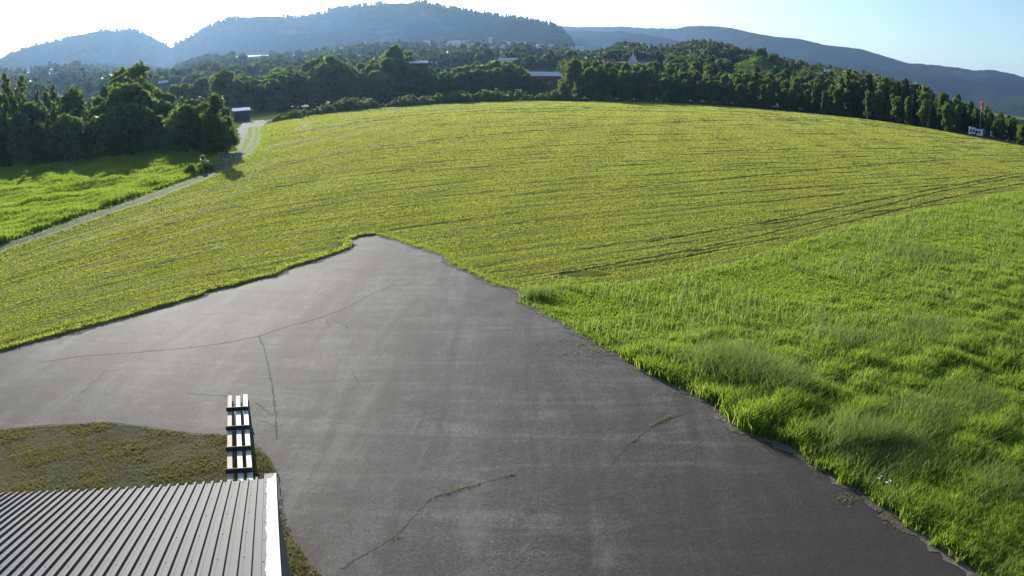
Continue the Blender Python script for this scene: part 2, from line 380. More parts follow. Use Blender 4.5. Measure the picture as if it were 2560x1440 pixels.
# dirt track along the left side of the field, two worn ruts with grass between, then the yard before the hut
TRACK = [(-60, 650), (0, 622), (120, 582), (240, 540), (360, 500), (440, 470), (500, 446), (545, 420), (580, 402), (610, 385), (632, 365), (642, 340), (640, 318), (660, 303), (720, 294), (800, 285)]
tw = resample([gnd(*p) for p in TRACK], 1.0, 0.04)
bm = bmesh.new()
nT = len(tw)
for off in (-0.85, 0.85):
    pts = []
    for i, p in enumerate(tw):
        d = (tw[min(i + 1, nT - 1)] - tw[max(i - 1, 0)]); d.normalize(); s = Vector((-d.y, d.x, 0)); pts.append(p + s * off)
    strip(pts, 0.33, 0.33, bm, 0.028, 0.35)
strip(tw, 1.2, 1.2, bm, 0.018, 0.3, 1)
o = bm_obj('dirt_track', bm, [M['track'], M['lawn']]); o['kind'] = 'structure'
YARD = [(545, 400), (550, 385), (590, 378), (600, 350), (592, 322), (612, 304), (660, 300), (655, 330), (650, 360), (630, 390), (590, 402)]
sheet('gravel_yard', resample([gnd(*p) for p in YARD], 1.5, 0.2, True), 0.023, M['track'])

# ------------------------------------------------------------------ grass
def blades(name, P, h, wd, nb, mat, lean=0.35, spread=0.5, seg=1, bend=None):
    """P (n,2) tuft places, h and wd per tuft; nb blades each; one mesh"""
    n = len(P); N = n * nb
    px = np.repeat(P[:, 0], nb); py = np.repeat(P[:, 1], nb); z0 = np.repeat(P[:, 2], nb) if P.shape[1] > 2 else np.zeros(N)
    H = np.repeat(h, nb) * rng.uniform(0.55, 1.15, N); W = np.repeat(wd, nb) * rng.uniform(0.7, 1.2, N)
    a = rng.uniform(0, 2 * np.pi, N); ofs = np.repeat(wd, nb) * nb * spread * rng.uniform(0, 1, N)
    oa = rng.uniform(0, 2 * np.pi, N); px = px + np.cos(oa) * ofs; py = py + np.sin(oa) * ofs
    la = rng.uniform(0, 2 * np.pi, N); ll = rng.uniform(0.1, 1, N) * lean * H
    lx, ly = np.cos(la) * ll, np.sin(la) * ll
    if bend is not None: lx = lx + bend[0] * H; ly = ly + bend[1] * H
    ca, sa = np.cos(a) * W * 0.5, np.sin(a) * W * 0.5
    if seg == 1:
        V = np.empty((N, 3, 3), np.float32)
        V[:, 0] = np.c_[px - ca, py - sa, z0]; V[:, 1] = np.c_[px + ca, py + sa, z0]; V[:, 2] = np.c_[px + lx, py + ly, z0 + H]
        me = mesh_np(name, V, np.arange(N * 3), 3, [mat])
    else:
        V = np.empty((N, 5, 3), np.float32)
        V[:, 0] = np.c_[px - ca, py - sa, z0]; V[:, 1] = np.c_[px + ca, py + sa, z0]
        V[:, 2] = np.c_[px + ca * .8 + lx * .35, py + sa * .8 + ly * .35, z0 + H * .6]; V[:, 3] = np.c_[px - ca * .8 + lx * .35, py - sa * .8 + ly * .35, z0 + H * .6]
        V[:, 4] = np.c_[px + lx * 1.2, py + ly * 1.2, z0 + H]
        b = np.arange(N)[:, None] * 5
        Fc = np.concatenate([b + np.array([[0, 1, 2]]), b + np.array([[0, 2, 3]]), b + np.array([[3, 2, 4]])], 1)
        me = mesh_np(name, V, Fc, 3, [mat])
    return me
def scatter(n, dmin, dmax, az0, az1, power):
    """points whose density falls off with distance"""
    u = rng.uniform(0, 1, n); k = 2 - power
    d = (dmin ** k + u * (dmax ** k - dmin ** k)) ** (1 / k) if abs(k) > 1e-6 else dmin * (dmax / dmin) ** u
    a = np.radians(rng.uniform(az0, az1, n)); return d * np.sin(a), d * np.cos(a), d

IR = min(range(len(aR)), key=lambda i: (aR[i] - gnd(1312, 742)).length)
apron2 = [(p.x, p.y) for p in apron]; lawn2 = [(p.x, p.y) for p in lawn]
TALL_PX = [(1312, 735), (1330, 722), (1420, 712), (1560, 712), (1700, 690), (1850, 655), (2000, 605), (2200, 552), (2400, 510), (2560, 478), (2700, 445)]
tallb = [gnd(*p) for p in TALL_PX]
tall2 = [(p.x, p.y) for p in aR[IR:]] + [(14, 0), (70, 0), (190, 95)] + [(p.x, p.y) for p in tallb[::-1]]
FAR_PX = [(640, 325), (665, 310), (780, 288), (900, 274), (1100, 259), (1300, 251), (1400, 252), (1600, 254), (1800, 263), (2000, 280), (2150, 296), (2300, 318), (2450, 346), (2560, 366), (2640, 384)]
farw = [gnd(*p) for p in FAR_PX]
LEFT_PX = [(-200, 700), (0, 632), (240, 552), (500, 458), (600, 405), (640, 365), (650, 330)]
leftw = [gnd(*p) for p in LEFT_PX]
field2 = [(p.x, p.y) for p in leftw] + [(p.x, p.y) for p in farw] + [(200, 60), (60, -10), (-70, -10)]
MEAD_PX = [(-200, 690), (0, 612), (240, 526), (430, 462), (520, 428), (545, 405), (540, 385), (450, 375), (300, 385), (100, 410), (-200, 460)]
mead2 = [(p.x, p.y) for p in [gnd(*q) for q in MEAD_PX]]

def build_grass():
    # mown sward: fine short blades, with thin lines left open along the mower passes and wheel ruts
    TR = [[(1340, 695), (1480, 672), (1700, 632), (1900, 590), (2150, 530), (2350, 480), (2560, 440)], [(1500, 676), (1720, 643), (1920, 603), (2170, 545), (2370, 496), (2560, 459)], [(1600, 610), (1900, 560), (2200, 500), (2560, 432)], [(1240, 590), (1300, 575)], [(1500, 480), (1800, 450), (2100, 420), (2400, 398)],
          [(0, 775), (260, 700), (480, 640), (560, 612)], [(0, 730), (200, 672), (400, 606), (560, 555)], [(0, 655), (250, 575), (420, 522), (560, 478)], [(0, 668), (260, 588), (430, 534)], [(60, 805), (300, 740), (420, 705)], [(0, 700), (160, 650), (420, 560), (620, 470)], [(640, 430), (800, 392), (1000, 360), (1300, 330), (1700, 305), (2000, 300)], [(735, 335), (760, 312), (740, 300)], [(750, 340), (775, 318), (760, 302)], [(700, 340), (900, 305), (1200, 285), (1500, 276), (1900, 290), (2300, 330)], [(900, 300), (1300, 272), (1700, 272), (2100, 302), (2400, 345)]]
    SEG = []
    for poly in TR:
        pts = resample([gnd(*p) for p in poly], 3.0)
        SEG += [(a.x, a.y, b.x, b.y) for a, b in zip(pts, pts[1:])]
    def track_dist(x, y):
        best = np.full(len(x), 1e9)
        for x1, y1, x2, y2 in SEG:
            dx, dy = x2 - x1, y2 - y1; L2 = dx * dx + dy * dy + 1e-9; t = np.clip(((x - x1) * dx + (y - y1) * dy) / L2, 0, 1); best = np.minimum(best, (x - x1 - t * dx) ** 2 + (y - y1 - t * dy) ** 2)
        return np.sqrt(best)
    lines = []; c0 = -16.0
    while c0 < 330: lines.append(c0); c0 += rng.uniform(1.2, 3.4) * (1 if c0 < 60 else 1.9)
    lines = np.array(lines)
    def line_gap(c, x):
        k = np.clip(np.searchsorted(lines, c), 1, len(lines) - 1); lo, hi = lines[k - 1], lines[k]; near = np.where(c - lo < hi - c, lo, hi)
        return np.abs(c - near + .12 * np.sin(x * .35 + near)), vnoise(x, near * 5.3, .07, 3.)
    x, y, d = scatter(2000000, 9, 300, -50, 50, 1.7)
    k = in_poly(x, y, field2) & ~in_poly(x, y, apron2) & ~in_poly(x, y, tall2); x, y, d = x[k], y[k], d[k]
    bare = gnd(1462, 686); kk = ((x - bare.x) / 1.1) ** 2 + ((y - bare.y) / .45) ** 2 > 1 + .6 * vnoise(x, y, 3., 1.); x, y, d = x[kk], y[kk], d[kk]
    c = pass_coord(x, y); gap, on = line_gap(c, x); td = track_dist(x, y)
    soft = vnoise(x * .4 + c, c * 1.7, 0.9, 1.0)
    keep = (td > .05 + .0011 * d) & ((gap > .05 + .0012 * d) | (on < .5)) & (rng.uniform(0, 1, len(x)) < np.clip(.35 + soft, 0, 1)); x, y, d, soft, gap, on, td = x[keep], y[keep], d[keep], soft[keep], gap[keep], on[keep], td[keep]
    raise_ = np.where(((gap < .16 + .0035 * d) & (on > .5)) | (td < .18 + .003 * d), 1.9, 1.0)
    h = (0.018 + 0.022 * soft) * raise_ * (1 + d / 85); wd = 0.007 + 0.00052 * d
    me = blades('grass', np.c_[x, y], h, wd, 2, M['mown'], 0.9, 0.7)
    o = link('grass', me); tag(o, 'short mown yellow-green grass covering the wide field', 'grass', kind='stuff')
    # low ridges of cut grass lying along the passes, and the raised rims of the wheel ruts
    RV, RF = [], []
    def ridge(pts, hs, ws):
        n0 = len(RV); n = len(pts)
        for i in range(n):
            t = pts[min(i + 1, n - 1)] - pts[max(i - 1, 0)]; t = t / (np.hypot(*t) + 1e-9); nx, ny = -t[1], t[0]; p = pts[i]; h, w = hs[i], ws[i]
            RV.extend([(p[0] + nx * w, p[1] + ny * w, .002), (p[0] + nx * w * .25, p[1] + ny * w * .25, h), (p[0] - nx * w * .25, p[1] - ny * w * .25, h * .9), (p[0] - nx * w, p[1] - ny * w, .002)])
        for i in range(n - 1):
            for k in range(3): a = n0 + i * 4 + k; RF.append((a, a + 1, a + 5, a + 4))
    def lay(xx, yy, strength, seed, cut=.45):
        ok = in_poly(xx, yy, field2) & ~in_poly(xx, yy, apron2) & ~in_poly(xx, yy, tall2) & (yy > 4); dd = np.hypot(xx, yy)
        on = np.clip((vnoise(xx, yy * .3, .11, seed) * .6 + vnoise(xx, yy, .5, seed + 2) * .4 - cut) * 5, 0, 1) * ok; run = []
        xx = xx + rng.normal(0, .05, len(xx)) * (1 + dd / 60); yy = yy + rng.normal(0, .05, len(xx)) * (1 + dd / 60)
        for i in range(len(xx)):
            if on[i] > .02: run.append(i)
            if (on[i] <= .02 or i == len(xx) - 1) and run:
                if len(run) > 3:
                    r_ = np.array(run); e = np.minimum(np.arange(len(r_)), np.arange(len(r_))[::-1]); e = np.clip(e / 3, 0, 1)
                    ridge(np.c_[xx[r_], yy[r_]], (.012 + .00055 * dd[r_]) * strength * on[r_] * e * rng.uniform(.5, 1.3, len(r_)) + .004, (.07 + .0022 * dd[r_]) * rng.uniform(.8, 1.2, len(r_)))
                run = []
    c0 = -17.0
    while c0 < 340:
        st = .35 if c0 < 55 else .8; xx = np.arange(-46, 210, st); yy = c0 + (0.58 * xx - 1.5 * GK * np.exp(np.clip((GX0 - xx) / GK, -20, 1.2))); lay(xx, yy + .4 * np.sin(xx * .11 + c0), rng.uniform(.6, 1.3), c0, rng.uniform(.30, .48))
        c0 += rng.uniform(.7, 1.6) + max(0, c0) * rng.uniform(.01, .04)
    for q, poly in enumerate(TR):
        pts = resample([gnd(*p) for p in poly], .4)
        lay(np.array([p.x for p in pts]) + .1, np.array([p.y for p in pts]) + .35, 1.35 if len(poly) > 3 else .3, q * 1.3, .22)
    me = mesh_np('cut_grass', np.array(RV), np.array(RF), 4, [M['windrow']]); tag(link('cut_grass', me), 'thin dark lines of cut grass along the mower passes', 'cut grass', kind='stuff')
    # tall meadow right
    x, y, d = scatter(330000, 13, 150, 2, 54, 1.65)
    k = in_poly(x, y, tall2); x, y, d = x[k], y[k], d[k]
    cl = np.clip(vnoise(x, y, 0.55, 4.0) * .65 + vnoise(x, y, 1.9, 5.0) * .55 - .1, 0, 1); cl2 = vnoise(x, y, 0.17, 6.0)
    edge = np.clip((np.array([min((p.x - a) ** 2 + (p.y - b) ** 2 for p in tallb) for a, b in zip(x, y)])) ** .5 / 14, 0.25, 1)
    h = (0.14 + 0.50 * cl ** 1.5 * (0.5 + cl2)) * edge * (1 + d / 260); wd = 0.013 + 0.0010 * d
    me = blades('tall_grass', np.c_[x, y], h, wd, 5, M['tall'], 0.55, 1.2, seg=2, bend=(0.12, -0.08))
    tag(link('tall_grass', me), 'tall unmown bright green grass beside the asphalt', 'grass', kind='stuff')
    # long seed-headed clumps
    C = []
    for cx, cy, n, r in ((1800, 925, 800, 1.0), (1880, 955, 800, .9), (1950, 985, 500, .8), (2140, 1120, 600, 1.0), (2240, 1150, 700, 1.0), (2330, 1060, 500, 1.2), (2300, 640, 500, 2.5), (1345, 742, 130, 0.7), (2480, 1230, 500, .9), (2420, 1010, 500, 1.2), (2120, 860, 400, 1.4), (2350, 840, 500, 1.8)):
        g_ = gnd(cx, cy); C.append(np.c_[g_.x + rng.normal(0, r * .6, n), g_.y + rng.normal(0, r * .6, n)])
    C = np.concatenate(C); C = C[in_poly(C[:, 0], C[:, 1], tall2)]; dd = np.hypot(C[:, 0], C[:, 1])
    me = blades('clump_grass', C, np.where((C[:, 1] > 16) & (C[:, 1] < 26) & (C[:, 0] < 12), .85, .55), 0.008 + .0004 * dd, 4, M['seedgrass'], 0.7, 2.0, seg=2, bend=(0.2, -0.1))
    tag(link('clump_grass', me), 'long drooping grass clumps near the asphalt edge', 'grass', kind='stuff')
    # seed stalks standing over the tall grass
    x, y, d = scatter(26000, 13, 120, 2, 54, 1.5); k = in_poly(x, y, tall2) & (vnoise(x, y, .3, 9.) > .42); x, y, d = x[k], y[k], d[k]
    me = blades('seed_stalks', np.c_[x, y], np.full(len(x), .62), .005 + .0006 * d, 2, M['seedgrass'], .5, 3.0, seg=2, bend=(.15, -.1))
    tag(link('seed_stalks', me), 'pale seed stalks standing above the tall grass', 'grass', kind='stuff')
    # fringes along the asphalt, the lawn and the track
    E_ = []
    for pts, off, n, h in ((resample(aL, 0.05), 0.22, .11, .09), (resample(aR[:IR + 1], 0.05), 0.2, 0, .17), (resample(aR[IR:-1], 0.05), 0.22, 0, .15)):
        for i, p in enumerate(pts[:-1]):
            d_ = (pts[i + 1] - p); 
            if d_.length < 1e-5: continue
            d_.normalize(); s = Vector((-d_.y, d_.x, 0))
            for _ in range(2):
                t_ = abs(rnd.gauss(0, off)) ; E_.append((p.x + s.x * t_, p.y + s.y * t_, n if t_ < .6 else 0, h * rnd.uniform(.5, 1.3)))
    E_ = np.array(E_); dd = np.hypot(E_[:, 0], E_[:, 1])
    lf = (E_[:, 2] > 0) | (E_[:, 0] < -9.0)
    for sel, mt, lb in ((lf, 'mown', 'ragged fringe of short turf along the left asphalt edge'), (~lf, 'tall', 'ragged grass fringe hanging over the right asphalt edge')):
        me = blades('edge_grass', E_[sel, :3], E_[sel, 3], 0.012 + .0007 * dd[sel], 4, M[mt], 0.7, 1.0); tag(link('edge_grass', me), lb, 'grass', kind='stuff')
    # weeds in cracks
    Wd = []
    for poly, r, dens in (([(1072, 1250), (1150, 1225), (1205, 1210)], .03, 26), ([(1255, 1197), (1288, 1187)], .025, 20), ([(1625, 1068), (1660, 1050), (1690, 1040)], .05, 40), ([(1580, 1108), (1592, 1095)], .04, 18), ([(985, 1352), (1000, 1340)], .03, 12),
                          ([(1405, 890), (1425, 880)], .06, 30), ([(1440, 868), (1460, 858)], .08, 40), ([(1470, 850), (1500, 845)], .12, 30)):
        pts = [gnd(*p) for p in poly]
        for a, b in zip(pts, pts[1:]):
            for _ in range(int(dens * max(1, (b - a).length * 2))):
                p = a.lerp(b, rnd.random()); Wd.append((p.x + rnd.gauss(0, r), p.y + rnd.gauss(0, r), 0.03))
    Wd = np.array(Wd); me = blades('crack_weeds', Wd, np.full(len(Wd), .05), np.full(len(Wd), .011), 3, M['lawnblade'], 1.2, 1.0)
    tag(link('crack_weeds', me), 'small weeds growing in the asphalt cracks', 'weeds', kind='stuff')
    # broad-leaved weeds leaning out over the margin
    B_ = []
    for cx, cy, n, r in ((2060, 1165, 70, .4), (2140, 1210, 80, .4), (2230, 1260, 90, .45), (2330, 1330, 90, .4), (2420, 1400, 80, .4), (1960, 1100, 60, .35), (1700, 965, 40, .3), (1560, 885, 30, .3), (2300, 1180, 40, .6), (2450, 1290, 60, .6), (1950, 1040, 40, .4)):
        g_ = gnd(cx + 25, cy - 12); B_ += [(g_.x + rnd.gauss(0, r), g_.y + rnd.gauss(0, r), .02) for _ in range(n)]
    B_ = np.array(B_); B_ = B_[~in_poly(B_[:, 0], B_[:, 1], apron2)]
    me = blades('margin_weeds', B_, np.full(len(B_), .22), np.full(len(B_), .055), 6, M['shrub'], 1.1, .5, seg=2); tag(link('margin_weeds', me), 'broad-leaved weeds leaning over the right asphalt margin', 'weeds', kind='stuff')
    # dry straw on the asphalt by the meadow edge
    S = []
    for cx, cy, n, rx in ((1420, 858, 50, .35), (1500, 885, 140, .45), (1530, 880, 160, .4), (1500, 905, 50, .4), (1620, 930, 160, .35), (1700, 990, 120, .35), (1370, 885, 12, .1), (1350, 955, 4, .05), (2120, 1250, 90, .25), (1850, 1075, 120, .25), (1390, 800, 50, .3), (2060, 1180, 80, .2), (2250, 1310, 70, .2)):
        g_ = gnd(cx, cy)
        for _ in range(n): S.append((g_.x + rnd.gauss(0, rx), g_.y + rnd.gauss(0, rx * .7), .036))
    S = np.array(S); me = blades('dry_straw', S, np.full(len(S), .035), np.full(len(S), .02), 2, M['straw'], 3.5, 1.0)
    tag(link('dry_straw', me), 'scattered dry straw lying on the asphalt margin', 'straw', kind='stuff')
    # worn lawn patch, bottom left
    n = 150000; x = rng.uniform(-24, -2.6, n); y = rng.uniform(6, 20.5, n); k = in_poly(x, y, lawn2); x, y = x[k], y[k]
    cl = vnoise(x, y, 1.6, 2.); kk = rng.uniform(0, 1, len(x)) < np.clip((cl - .1) * 1.6, .3, 1); x, y, cl = x[kk], y[kk], cl[kk]
    me = blades('lawn_grass', np.c_[x, y, np.full(len(x), .05)], .025 + .055 * cl ** 2, np.full(len(x), .030), 3, M['lawnblade'], 1.2, 0.8)
    tag(link('lawn_grass', me), 'sparse brownish lawn beside the metal-roofed shed', 'grass', kind='stuff')
    g_ = gnd(735, 1405); n = 900; C = np.c_[g_.x + rng.normal(0, .28, n), g_.y + rng.normal(0, .5, n), np.full(n, .04)]
    g2 = gnd(650, 1155); C2 = np.c_[g2.x + rng.normal(0, .3, n), g2.y + rng.normal(0, .35, n), np.full(n, .05)]
    C = np.concatenate([C, C2]); C = C[in_poly(C[:, 0], C[:, 1], lawn2)]
    me = blades('shed_weeds', C, np.full(len(C), .10), np.full(len(C), .018), 3, M['lawnblade'], .8, 1.2)
    tag(link('shed_weeds', me), 'green weeds growing at the foot of the shed wall', 'weeds', kind='stuff')
    # rough meadow left of the track
    x, y, d = scatter(150000, 45, 170, -52, -15, 1.2); k = in_poly(x, y, mead2); x, y, d = x[k], y[k], d[k]
    cl = vnoise(x, y, 0.35, 8.); h = (.12 + .95 * cl ** 1.7); wd = .03 + .0008 * d
    me = blades('rough_grass', np.c_[x, y], h, wd, 4, M['tall'], .6, 1.0, seg=2, bend=(.1, -.1))
    tag(link('rough_grass', me), 'rough tall grass between the dirt track and the wood', 'grass', kind='stuff')
    # strip between the ruts and the verge of the track
    V_ = []
    for i, p in enumerate(tw[:-1]):
        d_ = (tw[i + 1] - p).normalized(); s = Vector((-d_.y, d_.x, 0))
        for _ in range(22):
            t_ = rnd.choice([rnd.gauss(0, .16), rnd.gauss(0, .25), -1.35 + rnd.gauss(0, .25), -1.6 + rnd.gauss(0, .4), 1.35 + rnd.gauss(0, .25)]); q = p + s * t_ + d_ * rnd.uniform(-.5, .5); V_.append((q.x, q.y, 0.02, .07 if abs(t_) < .6 else .2))
    V_ = np.array(V_); dd = np.hypot(V_[:, 0], V_[:, 1]); kk = dd < 175; V_, dd = V_[kk], dd[kk]
    me = blades('verge_grass', V_[:, :3], V_[:, 3], .03 + .0007 * dd, 3, M['tall'], .7, .8)
    tag(link('verge_grass', me), 'grass verge and middle ridge of the dirt track', 'grass', kind='stuff')
build_grass()
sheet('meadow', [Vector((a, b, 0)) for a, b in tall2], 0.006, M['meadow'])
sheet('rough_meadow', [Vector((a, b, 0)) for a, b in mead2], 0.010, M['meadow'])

# ------------------------------------------------------------------ shed with ribbed metal roof
M['roofmetal'] = plain('grey_roof_metal', (0.064, 0.066, 0.072), 0.8, 0.0, 0.14, 2.5)
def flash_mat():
    """white sheet trim with the grey reflection of its dents painted along its inner side, edge broken by noise"""
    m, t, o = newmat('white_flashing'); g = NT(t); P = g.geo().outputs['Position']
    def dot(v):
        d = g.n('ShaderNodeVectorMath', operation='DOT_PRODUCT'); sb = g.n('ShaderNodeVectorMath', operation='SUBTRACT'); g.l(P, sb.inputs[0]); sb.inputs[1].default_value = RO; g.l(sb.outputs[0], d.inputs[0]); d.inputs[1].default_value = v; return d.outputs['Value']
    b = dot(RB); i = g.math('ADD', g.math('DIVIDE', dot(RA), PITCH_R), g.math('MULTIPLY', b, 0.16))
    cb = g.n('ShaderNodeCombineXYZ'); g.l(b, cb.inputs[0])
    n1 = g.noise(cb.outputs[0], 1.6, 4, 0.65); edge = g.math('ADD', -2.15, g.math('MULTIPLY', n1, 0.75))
    grey_refl = g.ramp(g.math('MULTIPLY', g.math('SUBTRACT', i, edge), 9.0), [(0.0, (0, 0, 0)), (1.0, (1, 1, 1))])  # grey band: dull reflection in the dented sheet, put into the colour
    top = g.math('LESS_THAN', b, g.math('MULTIPLY_ADD', n1, 0.5, -0.25)); grey_refl = g.math('MAXIMUM', grey_refl, g.math('MULTIPLY', top, g.math('GREATER_THAN', i, g.math('MULTIPLY_ADD', b, 1.0, -2.2))))
    g.princ(o, g.mix(grey_refl, (0.82, 0.82, 0.82), (0.085, 0.085, 0.09)), 0.75, 0.0, normal=g.bump(g.noise(P, 2.2, 3, 0.6, 1.0), 0.3, 0.05), spec=0.2); return m
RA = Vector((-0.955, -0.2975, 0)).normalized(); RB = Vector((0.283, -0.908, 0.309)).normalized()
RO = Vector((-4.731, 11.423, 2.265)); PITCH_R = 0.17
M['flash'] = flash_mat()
M['screw'] = plain('dark_screw', (0.03, 0.03, 0.03), 0.4, 0.6)
M['cladding'] = plain('shed_cladding', (0.13, 0.13, 0.135), 0.7, 0.0)
M['darkwood'] = plain('shaded_board', (0.020, 0.019, 0.021), 0.8, 0, 0.3, 9)  # near-black: shade on the boards' camera-side faces put into the colour
M['palewood'] = plain('pale_painted_beam', (0.66, 0.62, 0.58), 0.7, 0, 0.12, 7)
M['barewood'] = plain('bare_weathered_beam', (0.52, 0.40, 0.32), 0.8, 0, 0.25, 9)
RA = Vector((-0.955, -0.2975, 0)).normalized(); RB = Vector((0.283, -0.908, 0.309)).normalized()
RN = RA.cross(RB); RN = RN if RN.z > 0 else -RN
RO = Vector((-4.731, 11.423, 2.265)); PITCH_R = 0.17
def rp(i, b, n=0.0): return RO + RA * ((i - 0.16 * b) * PITCH_R) + RB * b + RN * n
def build_shed():
    root = empty('metal_shed', (RO.x, RO.y, 0)); tag(root, 'low shed with grey ribbed metal roof and white edge flashing', 'shed')
    def lk(name, bm, mat, parent=root, smooth=False):
        o = bm_obj(name, bm, mat, parent, smooth); o.matrix_parent_inverse = Matrix.Translation(-Vector((RO.x, RO.y, 0))); return o
    prof = [(-.5, 0), (-.5 + .0, 0)]
    NI, BL = 56, 7.2
    # profile of one pan + rib, in units of the rib spacing: pan, small stiffening groove, rib
    one = [(0.34, 0.0), (0.36, 0.046), (0.60, 0.046), (0.615, 0.0), (0.95, 0.0), (0.97, -0.003), (1.03, -0.003), (1.05, 0.0)]
    us, ns = [-1.6], [0.0]
    for i in range(-1, NI):
        for u, n in one: 
            uu = i + u
            if uu > us[-1]: us.append(uu); ns.append(n)
    bm = bmesh.new(); bs = [-0.17, 2.0, 4.4, BL]
    grid = [[bm.verts.new(rp(u, b, n)) for u, n in zip(us, ns)] for b in bs]
    for r0, r1 in zip(grid, grid[1:]):
        for k in range(len(us) - 1): bm.faces.new((r0[k + 1], r0[k], r1[k], r1[k + 1]))
    for j in range(6):
        b = j * 1.178
        for i in range(0, NI - 1, 1 if j == 0 else 2):
            mm = Matrix.Translation(rp(i, b + 0.01, 0.004)) @ RN.to_track_quat('Z', 'Y').to_matrix().to_4x4()
            r = bmesh.ops.create_cone(bm, cap_ends=True, segments=8, radius1=0.011, radius2=0.006, depth=0.014, matrix=mm)
            for v in r['verts']:
                for f in v.link_faces: f.material_index = 1
    lk('roof_sheet', bm, [M['roofmetal'], M['screw']])
    # far slope of the roof beyond the ridge
    B2 = Vector((RB.x, RB.y, -RB.z)); bm = bmesh.new(); rid = rp(0, BL)
    q = [bm.verts.new(rid + RA * (u * PITCH_R) + B2 * b - Vector((0, 0, .012))) for u, b in ((-2, 0), (NI, 0), (NI, 6.5), (-2, 6.5))]; bm.faces.new(q[::-1])
    lk('back_roof', bm, M['roofmetal'])
    bm = bmesh.new(); tube(bm, [rp(-2, BL, .03), rp(NI, BL, .03)], [.09, .09], 8); lk('ridge_cap', bm, M['roofmetal'])
    # verge flashing: flat top, outer drop
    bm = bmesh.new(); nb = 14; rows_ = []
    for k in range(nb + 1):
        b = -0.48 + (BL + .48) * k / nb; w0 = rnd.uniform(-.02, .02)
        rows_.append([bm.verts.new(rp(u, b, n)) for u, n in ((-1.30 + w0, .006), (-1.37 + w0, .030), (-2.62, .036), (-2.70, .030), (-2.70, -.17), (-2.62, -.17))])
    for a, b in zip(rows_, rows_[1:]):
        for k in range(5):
            f_ = bm.faces.new((a[k], a[k + 1], b[k + 1], b[k])); f_.material_index = 2 if k >= 3 else 0  # outer drop in the darker roof grey: its shade put into the material
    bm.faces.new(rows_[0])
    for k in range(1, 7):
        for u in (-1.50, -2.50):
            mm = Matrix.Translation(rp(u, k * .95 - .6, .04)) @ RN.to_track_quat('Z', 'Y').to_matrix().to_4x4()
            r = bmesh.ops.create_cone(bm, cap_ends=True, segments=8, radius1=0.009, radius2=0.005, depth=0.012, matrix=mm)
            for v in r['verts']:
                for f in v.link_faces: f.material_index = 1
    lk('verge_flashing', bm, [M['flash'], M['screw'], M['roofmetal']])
    # walls below
    def wall(name, pts):
        bm = bmesh.new(); bm.faces.new([bm.verts.new(p) for p in pts]); lk(name, bm, M['cladding'])
    e0, e1 = rp(-2.5, .15, -.03), rp(NI - 1, .15, -.03); r0, r1 = rp(-2.5, BL, -.03), rp(NI - 1, BL, -.03)
    g = lambda p: Vector((p.x, p.y, 0.0))
    f0, f1 = rid + RA * (-1.9 * PITCH_R) + B2 * 6.4, rid + RA * ((NI - 1) * PITCH_R) + B2 * 6.4
    wall('front_wall', [g(e0), e0, e1, g(e1)]); wall('gable_wall', [g(e0), g(f0), f0 - Vector((0, 0, .05)), r0, e0]); wall('gable_wall', [g(e1), e1, r1, f1, g(f1)]); wall('back_wall', [g(f0), g(f1), f1, f0])
build_shed()

def build_frame():
    foot = gnd(595, 997); nearp = at(601, 1206, 15.5); nearp = foot + (nearp - foot) * 1.45
    root = empty('wooden_frame', foot); tag(root, 'leaning frame of three pale beams crossed by dark boards beside the shed', 'wooden frame')
    def lk(name, bm, mat):
        o = bm_obj(name, bm, mat, root); o.matrix_parent_inverse = Matrix.Translation(-foot); return o
    a = foot + Vector((0, 0, .11)); b = nearp; d = (b - a); d.normalize(); s = d.cross(Vector((0, 0, 1))).normalized(); 
    if s.x < 0: s = -s
    u = s.cross(d); u = u if u.z > 0 else -u
    wid_f = (gnd(620, 997) - gnd(568, 997)).length * .88; L = (b - a).length
    for k, (f, mt, trim) in enumerate(((-.40, 'barewood', 0.0), (.03, 'palewood', .12), (.41, 'palewood', .03))):
        bm = bmesh.new(); o_ = s * (f * wid_f); bar(bm, a + o_ + d * trim, b + o_, .125, .05, u); lk('beam', bm, M[mt])
    for py in (1029, 1076, 1128, 1184):
        # station along the frame where the board crosses
        best = min((abs(pix_y(a + d * t) - py), t) for t in np.linspace(0, L, 400))[1]
        bm = bmesh.new(); c = a + d * best + u * .085; tl = s * (wid_f * .56); bar(bm, c - tl - d * .03, c + tl * .93 + d * .05, .035, .12, u); lk('cross_board', bm, M['darkwood'])
def pix_y(X):
    v = X - Vector((0, 0, CAMH)); cx = v.x; cz = v.y * math.cos(PITCH) - v.z * math.sin(PITCH); cy = -v.y * math.sin(PITCH) - v.z * math.cos(PITCH)
    n = math.hypot(cx, cy); th = math.atan2(n, cz); return 720 + cy / n * 2 * FPX * math.sin(th / 2)
build_frame()

